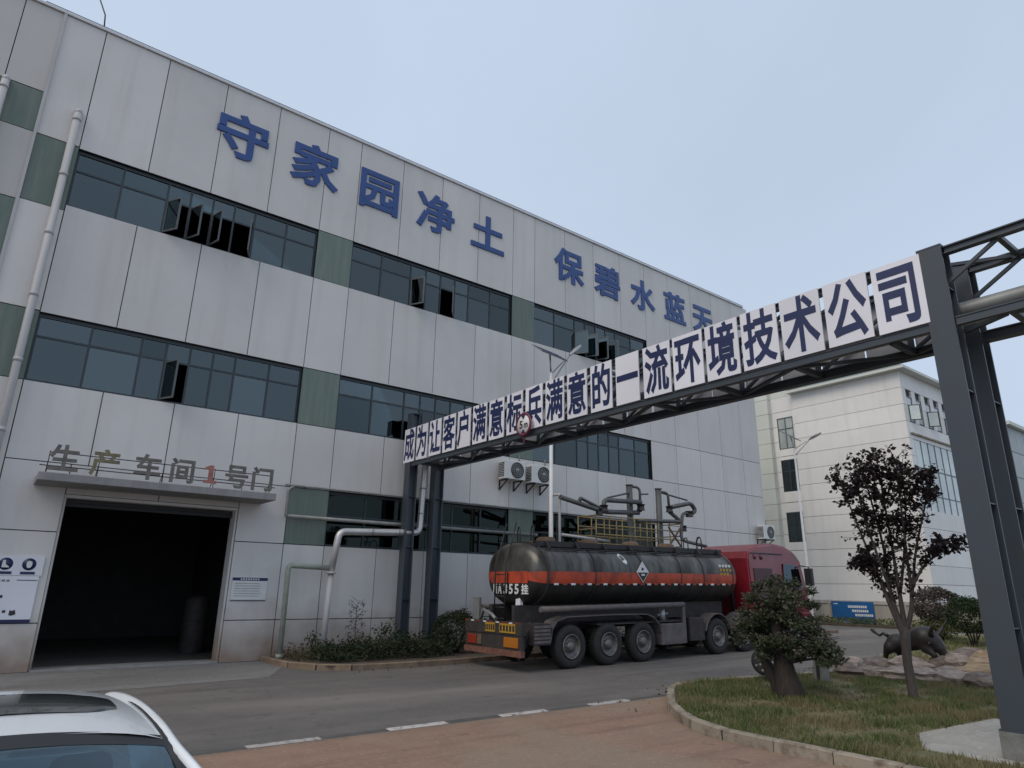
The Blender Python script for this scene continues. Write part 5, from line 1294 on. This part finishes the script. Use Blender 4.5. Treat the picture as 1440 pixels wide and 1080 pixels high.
def round_shrub(x, y, rad, hgt, mtl, label, name='round_shrub', n=5200, skirt=None, size=0.06, stem=0.3, dz=0.10):
    r = empty(name, (x, y, g(x) + dz), label, 'shrub')
    b = MB()
    for k in range(6):
        a = k * 1.05; limb(b, (0.03 * math.cos(a), 0.03 * math.sin(a), -0.03), (rad * 0.5 * math.cos(a), rad * 0.5 * math.sin(a), hgt * 0.6), 0.03, 0.01, 4, 0.05, 6)
    b.build('stems', M['bark'], r)
    c = [clump((0, 0, stem + (hgt - stem) / 2), (rad * 0.92, rad * 0.92, (hgt - stem) / 2), n // 2, 0.6)]
    for k in range(26):
        a = random.uniform(0, 6.28); e = random.uniform(-0.6, 1.3); rr = rad * 0.74
        cc = (rr * math.cos(a) * math.cos(e), rr * math.sin(a) * math.cos(e), stem + (hgt - stem) / 2 + (hgt - stem) / 2 * 0.78 * math.sin(e))
        s = random.uniform(0.16, 0.34) * rad; c.append(clump(cc, (s, s, s * 0.8), n // 52, 0.2))
    leaves('crown', np.vstack(c), size, LEAF[mtl], r, 0.55)
    if skirt: leaves('lower_foliage', clump((0, 0, stem * 0.9), (rad * 0.75, rad * 0.75, stem * 0.8), n // 4, 0.2), size, LEAF[skirt], r, 0.55)
    return r
round_shrub(11.7, 17.85, 0.82, 1.22, 'hedge', 'round clipped dark green shrub behind the rear of the trailer', n=9000, stem=0.05, size=0.055)
round_shrub(28.9, 11.2, 0.95, 1.95, 'mauve', 'round purplish shrub with yellow-green skirt on the lawn by the road bend', n=6000, skirt='yellow', size=0.085, stem=0.6)
round_shrub(27.2, 9.55, 0.85, 1.65, 'shrub', 'round fresh green shrub beside the gantry post on the lawn', n=6000, size=0.075, stem=0.35)

# hedge along the bed: nobody could count it
hp = []
for x in np.arange(7.3, 11.2, 0.055):
    for _ in range(95):
        hgt = 0.60 + 0.18 * math.sin(x * 2.1) + 0.12 * math.sin(x * 5.3 + 1) + 0.10 * math.sin(x * 17); y = random.uniform(17.0, 18.55)
        hp.append((x + random.uniform(-.1, .1), y, 0.10 + (random.uniform(0, 1) ** 0.6) * hgt * (0.75 + 0.25 * math.sin(y * 4 + x * 3))))
h = leaves('hedge', np.array(hp), 0.095, LEAF['hedge'], None, 0.42, up=0.0)
tag(h, 'low dark green hedge along the foot of the workshop wall', 'hedge', kind='stuff')
hp = []
for _ in range(2600):
    x = random.uniform(12.3, 30.5); hp.append((x, random.uniform(16.6, 19.0), g(x) + 0.1 + random.uniform(0, 0.4)))
tag(leaves('ground_cover', np.array(hp), 0.10, LEAF['hedge'], None, 0.42), 'dark low ground cover in the bed behind the truck', 'ground cover', kind='stuff')
hp = []
for _ in range(900): hp.append((random.uniform(6.75, 7.6), random.uniform(17.6, 19.3), 0.10 + random.uniform(0, 0.45) * random.uniform(0.2, 1)))
tag(leaves('weeds', np.array(hp), 0.07, LEAF['dry'], None, 0.4), 'brownish weeds at the corner of the planting bed', 'weeds', kind='stuff')
hp = []
for _ in range(2600): y = random.uniform(10, 20.8); hp.append((random.uniform(36.35, 37.3), y, g(36.8) + 0.10 + random.uniform(0, 0.32)))
tag(leaves('verge_plants', np.array(hp), 0.13, LEAF['yellow'], None, 0.4), 'strip of yellow-green plants along the foot of the beige wall', 'plants', kind='stuff')

sp = empty('sapling', (8.38, 17.75, 0.11), 'thin reddish sapling standing in the low hedge', 'sapling')
b = MB(); b.tube([(0, 0, -0.03), (0.01, 0, 0.6), (0.0, 0.02, 1.2), (0.05, 0.0, 1.5)], [0.016, 0.014, 0.010, 0.005], 6)
LP = []
for k in range(15):
    z = 0.5 + k * 0.07; a = k * 2.4; e = Vector((0.22 * math.cos(a), 0.22 * math.sin(a), z + 0.12)); b.tube([(0.005, 0.005, z), tuple(e)], [0.007, 0.003], 5); LP.append(clump(e * 0.9 + Vector((0, 0, 0.1 * z * 0)), (0.09, 0.09, 0.08), 16, 0.1))
b.build('stem', M['bark2'], sp)
leaves('foliage', np.vstack(LP), 0.055, LEAF['mauve'], sp, 0.6)

# grass
def in_poly(x, y, poly):
    c = np.zeros(len(x), bool); n = len(poly)
    for i in range(n):
        x0, y0 = poly[i]; x1, y1 = poly[(i + 1) % n]
        m = ((y0 > y) != (y1 > y)); t = (x1 - x0) * (y - y0) / (y1 - y0 + 1e-12) + x0; c ^= m & (x < t)
    return c
def grass(name, n, box, poly, hmin, hmax, label, holes=(), wid=0.010):
    r = np.random.default_rng(5)
    x = r.uniform(box[0], box[1], n); y = r.uniform(box[2], box[3], n)
    # patchy growth
    pat = np.sin(x * 1.9 + 2 * np.sin(y * 1.3)) * np.sin(y * 2.3 + 1.5 * np.sin(x * 1.1)) + 0.6 * np.sin(x * 5.1 + y * 3.7) * np.sin(y * 6.1 - x * 2.2)
    keep = in_poly(x, y, poly) & (r.uniform(-1.2, 1.1, n) < pat)
    for hl in holes: keep &= ~in_poly(x, y, hl)
    x, y, pat = x[keep], y[keep], pat[keep]; N = len(x)
    z = 0.014 * np.clip(x - 10, 0, 50) + 0.10
    H = r.uniform(hmin, hmax, N) * (0.75 + 0.35 * np.clip(pat, -1, 1)); a = r.uniform(0, 6.283, N); l = H * r.uniform(0.2, 0.9, N)
    w = wid * r.uniform(0.6, 1.4, N); b_ = r.uniform(0, 6.283, N)
    V = np.empty((N, 3, 3))
    V[:, 0] = np.stack([x + np.cos(b_) * w, y + np.sin(b_) * w, z - 0.01], 1); V[:, 1] = np.stack([x - np.cos(b_) * w, y - np.sin(b_) * w, z - 0.01], 1)
    V[:, 2] = np.stack([x + np.cos(a) * l, y + np.sin(a) * l, z + H], 1)
    me = bpy.data.meshes.new(name); me.vertices.add(N * 3); me.vertices.foreach_set('co', V.reshape(-1))
    me.loops.add(N * 3); me.loops.foreach_set('vertex_index', np.arange(N * 3, dtype=np.int32))
    me.polygons.add(N); me.polygons.foreach_set('loop_start', (np.arange(N) * 3).astype(np.int32)); me.update(calc_edges=True)
    return tag(link(name, me, LEAF['grass']), label, 'grass', kind='stuff')
# litter of fallen leaves along the kerbs and on the lawn
hp = []
for _ in range(700):
    k = random.random()
    if k < 0.4: x, y, dz = random.uniform(9, 17), random.uniform(4.6, 9.3), 0.115
    elif k < 0.7: x, y, dz = random.uniform(7.4, 30), 16.12 - abs(random.gauss(0, 0.25)), 0.006
    else: x, y, dz = random.uniform(11.5, 18), random.uniform(9.75, 10.3), 0.006
    hp.append((x, y, g(x) + dz))
tag(leaves('fallen_leaves', np.array(hp), 0.06, LEAF['dry'], None, 0.6), 'scattered brown fallen leaves on the lawn and along the kerbs', 'leaves', kind='stuff')
PAD = [(9.9, 2.1), (10.0, 4.3), (11.0, 4.8), (13.15, 4.55), (13.4, 2.1)]
grass('grass', 170000, (8.8, 18.5, 1.0, 9.9), ISL, 0.05, 0.15, 'rough green and straw coloured grass on the lawn island', [PAD])
grass('far_grass', 40000, (18.5, 34, 2.0, 12.6), ISL, 0.06, 0.16, 'grass on the lawn beyond the rocks', [], 0.02)

# ================================================================== ROCKS AND STATUE
from mathutils import noise as mnoise
def rock(x, y, sx, sy, sz, m, label, dz=0.10, flat=0.0, seed=0):
    r = np.random.default_rng(seed)
    bm = bmesh.new(); bmesh.ops.create_icosphere(bm, subdivisions=3, radius=1.0)
    ph = r.uniform(0, 6.28, 9); fr = r.uniform(1.2, 3.2, 9)
    planes = [(Vector(r.normal(size=3)).normalized(), r.uniform(0.62, 0.9)) for _ in range(9)]
    for v in bm.verts:
        p = v.co.copy()
        st = 1 + 0.07 * (1 if math.sin(p.z * 13 + ph[3] + 0.8 * p.x) > 0 else -1); p.x *= st; p.y *= st
        for nrm, d in planes:
            k = p.dot(nrm) - d
            if k > 0: p -= nrm * k * 0.92
        f = 1 + 0.06 * math.sin(p.x * fr[0] * 2 + ph[0]) * math.sin(p.y * fr[1] * 2 + ph[1]) + 0.05 * math.sin(p.z * 9 + ph[2])
        p *= f * (1 + 0.10 * mnoise.fractal(p * 2.2 + Vector((seed * 3.1, 0, 0)), 1.0, 2.0, 4))
        p = Vector((p.x * sx, p.y * sy, max(p.z, -0.45) * sz)); v.co = p
    for f in bm.faces: f.smooth = False
    me = bpy.data.meshes.new('garden_rock'); bm.to_mesh(me); bm.free()
    o = link('garden_rock', me, m); o.location = (x, y, g(x) + dz + 0.28 * sz)
    o.rotation_euler = (0, 0, float(r.uniform(0, 6.28)) if sx < 0.8 else float(r.uniform(-.3, .3)))
    return tag(o, label, 'rock', 'rocks piled round the statue')
RK = [(16.3, 8.35, .45, .40, .24, 'rock', 'grey-red garden rock ending the low row beside the stone post'), (16.5, 7.9, .40, .38, .26, 'rock', 'second rock of the low row from the stone post'), (16.6, 7.45, .42, .36, .22, 'rock', 'third rock of the low row from the stone post'),
      (16.8, 7.0, .45, .42, .24, 'rock', 'fourth rock of the low row from the stone post'), (16.9, 6.5, .50, .45, .26, 'rock', 'fifth rock of the low row, behind the purple tree trunk'), (17.2, 8.7, .35, .40, .28, 'rock', 'dark reddish rock behind the end of the low row'),
      (17.9, 8.5, .40, .45, .26, 'rock', 'pinkish rock under the rear of the bull statue'), (18.3, 7.9, .55, .60, .28, 'rock', 'pale flat rock under the belly of the bull statue'), (18.9, 7.3, .45, .40, .30, 'rock', 'grey rock under the head of the bull statue'),
      (19.8, 7.1, .55, .60, .42, 'rock', 'red-brown rock behind the head of the bull statue'), (17.6, 6.1, .55, .52, .34, 'rock_ochre', 'broad layered ochre rock low in the pile beside the gantry post'), (18.4, 6.3, .52, .50, .48, 'rock_ochre', 'tallest layered ochre rock in the pile beside the gantry post'),
      (17.3, 5.6, .50, .50, .32, 'rock_ochre', 'low ochre rock at the edge of the pile next to the gantry post'), (19.4, 6.0, .55, .50, .44, 'rock_ochre', 'rear ochre rock of the pile beside the gantry post'), (16.9, 5.95, .42, .40, .24, 'rock', 'low brown rock in front of the ochre pile'),
      (18.0, 5.4, .45, .45, .45, 'rock_ochre', 'squat ochre rock between the rear of the pile and the gantry post'), (18.5, 6.9, .40, .38, .40, 'rock', 'reddish rock wedged between the bull head and the ochre pile')]
for i, (x, y, a, bb_, c, m, l) in enumerate(RK): rock(x, y, a, bb_, c, M[m], l, seed=i + 3)

def blob_mesh(name, joints, edges, radii, m, parent):
    """one continuous surface grown round a skeleton with metaball elements"""
    mb = bpy.data.metaballs.new(name); mb.resolution = 0.03; mb.render_resolution = 0.03; mb.threshold = 0.35
    o = bpy.data.objects.new(name + '_meta', mb); COL.objects.link(o)
    for a, b_ in edges:
        pa, pb = Vector(joints[a]), Vector(joints[b_]); n = max(2, int((pb - pa).length / 0.05))
        for k in range(n + 1):
            e = mb.elements.new(); t = k / n; e.co = pa.lerp(pb, t); e.radius = (radii[a] * (1 - t) + radii[b_] * t) * 1.22
    dg = bpy.context.evaluated_depsgraph_get(); dg.update()
    me = bpy.data.meshes.new_from_object(o.evaluated_get(dg)); bpy.data.objects.remove(o); bpy.data.metaballs.remove(mb)
    for p in me.polygons: p.use_smooth = True
    me.materials.clear(); me.name = name
    return link(name, me, m, parent)
# bull: head low towards -Y, rump towards +Y
bu = empty('bull_statue', (18.9, 8.0, g(18.9) + 0.24), 'dark bronze charging bull statue with lowered head on garden rocks', 'statue')
J = [(0, 0.40, 0.46), (0, 0.15, 0.47), (0, -0.10, 0.56), (0, -0.30, 0.62), (0, -0.48, 0.54), (0, -0.60, 0.40), (0, -0.68, 0.24),     # 0-6 spine to muzzle
     (0.13, 0.50, 0.34), (0.15, 0.40, 0.18), (0.15, 0.50, 0.02),          # 7-9 hind near side
     (-0.13, 0.52, 0.34), (-0.15, 0.62, 0.20), (-0.15, 0.66, 0.02),       # 10-12
     (0.13, -0.32, 0.38), (0.14, -0.40, 0.20), (0.14, -0.34, 0.02),       # 13-15 fore
     (-0.13, -0.34, 0.38), (-0.15, -0.52, 0.24), (-0.15, -0.50, 0.02)]    # 16-18
E_ = [(0, 1), (1, 2), (2, 3), (3, 4), (4, 5), (5, 6), (0, 7), (7, 8), (8, 9), (0, 10), (10, 11), (11, 12), (3, 13), (13, 14), (14, 15), (3, 16), (16, 17), (17, 18)]
RR = [0.22, 0.215, 0.25, 0.28, 0.20, 0.14, 0.09, 0.14, 0.075, 0.06, 0.15, 0.075, 0.06, 0.13, 0.07, 0.06, 0.13, 0.07, 0.06]
blob_mesh('body', J, E_, RR, M['bronze'], bu)
b = MB(); b.tube([(0, 0.58, 0.60), (0, 0.70, 0.66), (0.02, 0.80, 0.60), (0.02, 0.90, 0.66), (0.02, 0.96, 0.72), (0.02, 1.02, 0.74)], [0.05, 0.04, 0.032, 0.035, 0.055, 0.015], 8); b.build('tail', M['bronze'], bu)
for s in (-1, 1):
    b = MB(); b.tube([(s * 0.06, -0.50, 0.62), (s * 0.24, -0.54, 0.74), (s * 0.34, -0.64, 0.90), (s * 0.28, -0.74, 1.04)], [0.06, 0.055, 0.038, 0.008], 8); b.build('horn', M['bronze'], bu)
    b = MB(); b.tube([(s * 0.12, -0.50, 0.52), (s * 0.25, -0.48, 0.52), (s * 0.31, -0.48, 0.48)], [0.03, 0.035, 0.008], 7); b.build('ear', M['bronze'], bu)

# stone post and round ornament in the lawn
ps = empty('stone_post', (15.0, 8.33, g(15) + 0.08), 'short weathered grey square post in the lawn', 'post')
b = MB(); b.hexa([(-0.13, -0.13, -0.1), (0.13, -0.13, -0.1), (0.13, 0.13, -0.1), (-0.13, 0.13, -0.1), (-0.11, -0.11, 0.62), (0.11, -0.11, 0.62), (0.11, 0.11, 0.66), (-0.11, 0.11, 0.66)]); bevel(b.build('shaft', M['post_stone'], ps), 0.02)
b = MB(); b.box(-0.14, -0.112, -0.03, 0.04, 0.0, 0.55); b.build('groove_strip', M['dark'], ps)
orn = empty('garden_disc', (13.9, 9.0, g(13.9) + 0.09), 'small dark round perforated ornament on a stake in the lawn', 'ornament')
b = MB(); b.tube([(0, 0, -0.05), (0, 0, 0.25)], 0.025, 8); b.build('stake', M['dark'], orn)
Mo = Matrix.Translation((0, 0, 0.40)) @ Matrix.Rotation(math.radians(-70), 4, 'Z') @ Matrix.Rotation(math.radians(90), 4, 'X')
b = MB(); b.lathe([(0.001, 0.03), (0.20, 0.03), (0.26, 0.02), (0.28, -0.02), (0.26, -0.04), (0.001, -0.04)], 24, Mo); b.build('disc', M['dark'], orn)
for k in range(13):
    rr = 0.0 if k == 0 else (0.10 if k < 6 else 0.18); a = k * (2 * math.pi / 5 if k < 6 else 2 * math.pi / 7)
    d = MB(); d.lathe([(0.001, 0.036), (0.028, 0.036), (0.03, 0.03)], 8, Mo @ Matrix.Translation((rr * math.cos(a), rr * math.sin(a), 0))); d.build('pale_spot', M['pipe_gray'], orn)

# ================================================================== WHITE CAR
car = empty('white_car', (0.17, 3.7, 0.004), 'white car with dark sunroof parked on the red paving', 'car')
def grid(us, vs, fn):
    b = MB(); b.smooth = True; n = len(vs)
    for u in us:
        for v in vs: b.v.append(fn(u, v))
    for i in range(len(us) - 1):
        for j in range(n - 1): b.f.append((i * n + j, i * n + j + 1, (i + 1) * n + j + 1, (i + 1) * n + j)); b.m.append(0); b.sm.append(True)
    return b
# local: y forward is towards -Y; car spans y -2.55 (front) .. +2.0 (rear)
def roof_z(y):     # centre line of roof
    return 1.48 - 0.03 * ((y - 0.17) / 0.65) ** 2 - (0.12 * max(0, y - 0.75) ** 2)
def roof_w(y): return 0.566 - 0.012 * ((y - 0.2) / 0.9) ** 2
YF, YRr = -0.46, 1.15
grid(np.linspace(YF, YRr, 16), np.linspace(-1, 1, 17), lambda y, v: (v * roof_w(y), y + 0.05 * (1 - v * v) * (-1 if y < 0 else 1) * (abs(y - 0.3) / 0.9) ** 3, roof_z(y) - 0.045 * v * v - 0.02 * v ** 6)).build('roof', M['carwhite'], car)
sr = grid(np.linspace(-0.14, 0.44, 9), np.linspace(-1, 1, 17), lambda y, v: (0.45 * v, y, roof_z(y) - 0.045 * (0.45 * v / roof_w(y)) ** 2 - 0.02 * (0.45 * v / roof_w(y)) ** 6 + 0.006))
# rounded corners
sr.v = [(x * (1 - 0.10 * max(0, (abs(y - 0.15) / 0.29)) ** 6), 0.15 + (y - 0.15) * (1 - 0.25 * (abs(x) / 0.45) ** 8), z) for x, y, z in sr.v]
sr.build('sunroof', mat('sunroof_glass', (0.02, 0.026, 0.028), 0.2, var=0.05, coat=0.5), car)
b = MB(); b.tube([(0, 0.95, 1.40), (0, 1.08, 1.49), (0, 1.16, 1.47)], [0.03, 0.02, 0.006], 6); b.build('antenna_fin', M['carwhite'], car)
# side rails from A-pillar foot over the roof to the rear
def rail(y):
    return (roof_w(max(min(y, 1.15), -0.56)) + 0.035, y)
for s in (-1, 1):
    pts = [(s * 0.735, -1.42, 0.98), (s * 0.70, -1.15, 1.13), (s * 0.645, -0.85, 1.29), (s * 0.595, -0.52, 1.375), (s * 0.585, -0.25, 1.415), (s * 0.585, 0.2, 1.43), (s * 0.575, 0.7, 1.415), (s * 0.56, 1.1, 1.36), (s * 0.60, 1.5, 1.20), (s * 0.66, 1.85, 1.02)]
    pv = [Vector(q) for q in pts]; dense = []
    for k in range(len(pv) - 1):
        p0, p1_, p2_, p3_ = pv[max(k - 1, 0)], pv[k], pv[k + 1], pv[min(k + 2, len(pv) - 1)]
        for f in (0, 0.2, 0.4, 0.6, 0.8): dense.append(tuple(0.5 * ((2 * p1_) + (p2_ - p0) * f + (2 * p0 - 5 * p1_ + 4 * p2_ - p3_) * f * f + (3 * p1_ - p0 - 3 * p2_ + p3_) * f ** 3)))
    pts = [(x, y, z - 0.014 * min(max((y + 1.3) / 0.9, 0.0), 1.0)) for x, y, z in dense + [pts[-1]]]
    b = MB(); b.tube(pts, 0.020, 8); b.build('pillar_rail', M['carwhite'], car)
    yy_ = [q[1] for q in pts]
    def outer(y, s=s, pts=pts): return (float(np.interp(y, yy_, [q[0] for q in pts])) - s * 0.012, y, float(np.interp(y, yy_, [q[2] for q in pts])) + 0.012)
    b = MB(); b.smooth = True
    inn = [(s * (0.553 + 0.155 * t), -0.455 - 0.97 * t, 1.447 - 0.06 * (1 - t) - 0.44 * t - 0.05 * t * t) for t in np.linspace(0.98, 0.0, 14)] + [(s * roof_w(y), y, roof_z(y) - 0.065) for y in np.linspace(-0.44, 1.15, 16)]
    for k, q in enumerate(inn):
        b.v += [(q[0] - s * 0.004, q[1], q[2] + 0.003), outer(q[1])]
        if k: b.f.append((2 * k - 2, 2 * k - 1, 2 * k + 1, 2 * k)); b.m.append(0); b.sm.append(True)
    b.build('roof_trim', M['black'], car)
# windscreen
ws = grid(np.linspace(0, 1, 9), np.linspace(-1, 1, 15), lambda t, v: (v * (0.553 + 0.155 * t), -0.455 - 0.97 * t - 0.05 * (1 - v * v), 1.447 - 0.06 * (1 - t) * v * v - 0.44 * t - 0.05 * t * t))
ws.build('windscreen', M['glass_car'], car)
sh = grid(np.linspace(-0.02, 0.055, 3), np.linspace(-1, 1, 15), lambda t, v: (v * (0.553 + 0.155 * t), -0.452 - 0.97 * t - 0.05 * (1 - v * v), 1.450 - 0.06 * (1 - t) * v * v - 0.44 * t)); sh.build('windscreen_band', M['black'], car)
rg = grid(np.linspace(0, 1, 7), np.linspace(-1, 1, 13), lambda t, v: (v * (0.50 + 0.14 * t), 1.16 + 0.62 * t + 0.04 * (1 - v * v), 1.365 - 0.04 * v * v * (1 - t) - 0.36 * t)); rg.build('rear_window', M['glass_car'], car)
for s in (-1, 1):
    for (y0, y1) in ((-1.12, -0.05), (0.02, 1.0)):
        w = grid(np.linspace(y0, y1, 8), np.linspace(0, 1, 5), lambda y, t: (s * (0.74 - 0.135 * t), y + (0.22 * t if y < -0.5 else 0) , 0.98 + t * min(0.40, max(0.02, (y + 1.42) * 0.5)) if y < -0.6 else 0.98 + t * 0.40))
        w.build('side_window', M['glass_car'], car)
# lower body: rounded sections along the length
SEC = [(-2.52, 0.62, 0.42, 0.62), (-2.48, 0.78, 0.30, 0.70), (-2.3, 0.86, 0.24, 0.78), (-1.9, 0.90, 0.22, 0.86), (-1.45, 0.905, 0.22, 0.94), (-0.9, 0.91, 0.22, 0.965), (0.0, 0.91, 0.22, 0.975), (0.9, 0.91, 0.22, 0.985), (1.5, 0.90, 0.24, 0.99), (1.85, 0.87, 0.28, 0.98), (2.05, 0.80, 0.34, 0.92), (2.10, 0.66, 0.42, 0.82)]
bd = MB(); nn = 24
for (y, w, z0, z1) in SEC:
    for j in range(nn):
        t = 2 * math.pi * j / nn; c, s_ = math.cos(t), math.sin(t)
        bd.v.append((w * math.copysign(abs(c) ** 0.32, c), y, (z0 + z1) / 2 + (z1 - z0) / 2 * math.copysign(abs(s_) ** 0.45, s_)))
for i in range(len(SEC) - 1):
    for j in range(nn): bd.f.append((i * nn + j, i * nn + (j + 1) % nn, (i + 1) * nn + (j + 1) % nn, (i + 1) * nn + j)); bd.m.append(0); bd.sm.append(True)
bd.f += [tuple(range(nn)), tuple(range((len(SEC) - 1) * nn, len(SEC) * nn))]; bd.m += [0, 0]; bd.sm += [False, False]
bd.build('body', M['carwhite'], car)
ct = MB(); tm = Matrix.Rotation(math.radians(90), 4, 'Y'); ct.lathe([(0.20, -0.1), (0.30, -0.1), (0.325, -0.07), (0.325, 0.07), (0.30, 0.1), (0.20, 0.1)], 28, tm); CT = ct.mesh('tyre'); CT.materials.append(M['rubber'])
cr = MB(); cr.lathe([(0.205, 0.09), (0.19, 0.06), (0.06, 0.075), (0.001, 0.08)], 20, tm); cr.lathe([(0.205, -0.09), (0.19, -0.06), (0.06, -0.075), (0.001, -0.08)], 20, tm); CRM = cr.mesh('rim'); CRM.materials.append(M['galv'])
for y in (-1.62, 1.12):
    for s in (-1, 1):
        o = link('tyre', CT, None, car, (s * 0.84, y, 0.325)); link('rim', CRM, None, o)
for s in (-1, 1):
    b = MB(); b.box(s * 0.62 - 0.16, s * 0.62 + 0.16, -2.50, -2.36, 0.62, 0.74); bevel(b.build('headlight', M['glass_clear'], car), 0.04)
    b = MB(); b.box(s * 0.98 - 0.10, s * 0.98 + 0.10, -1.22, -1.10, 1.0, 1.13); b.bar((s * 0.75, -1.15, 1.0), (s * 0.9, -1.16, 1.04), 0.05); bevel(b.build('mirror', M['carwhite'], car), 0.04)
# cabin: dark seats, dashboard and mirror so the glass has something behind it
b = MB(); b.box(-0.62, 0.62, -1.3, -0.95, 0.80, 0.99); b.build('dashboard', M['black'], car)
for s in (-0.33, 0.33):
    b = MB(); b.box(s - 0.23, s + 0.23, -0.2, 0.0, 0.62, 1.10); b.box(s - 0.12, s + 0.12, -0.16, -0.06, 1.10, 1.30); bevel(b.build('seat', mat('seat_grey', (0.10, 0.12, 0.12), 0.8) if s < 0 else bpy.data.materials['seat_grey'], car), 0.05)
b = MB(); b.box(-0.12, 0.12, -0.74, -0.70, 1.24, 1.31); b.build('rear_view_mirror', M['black'], car)
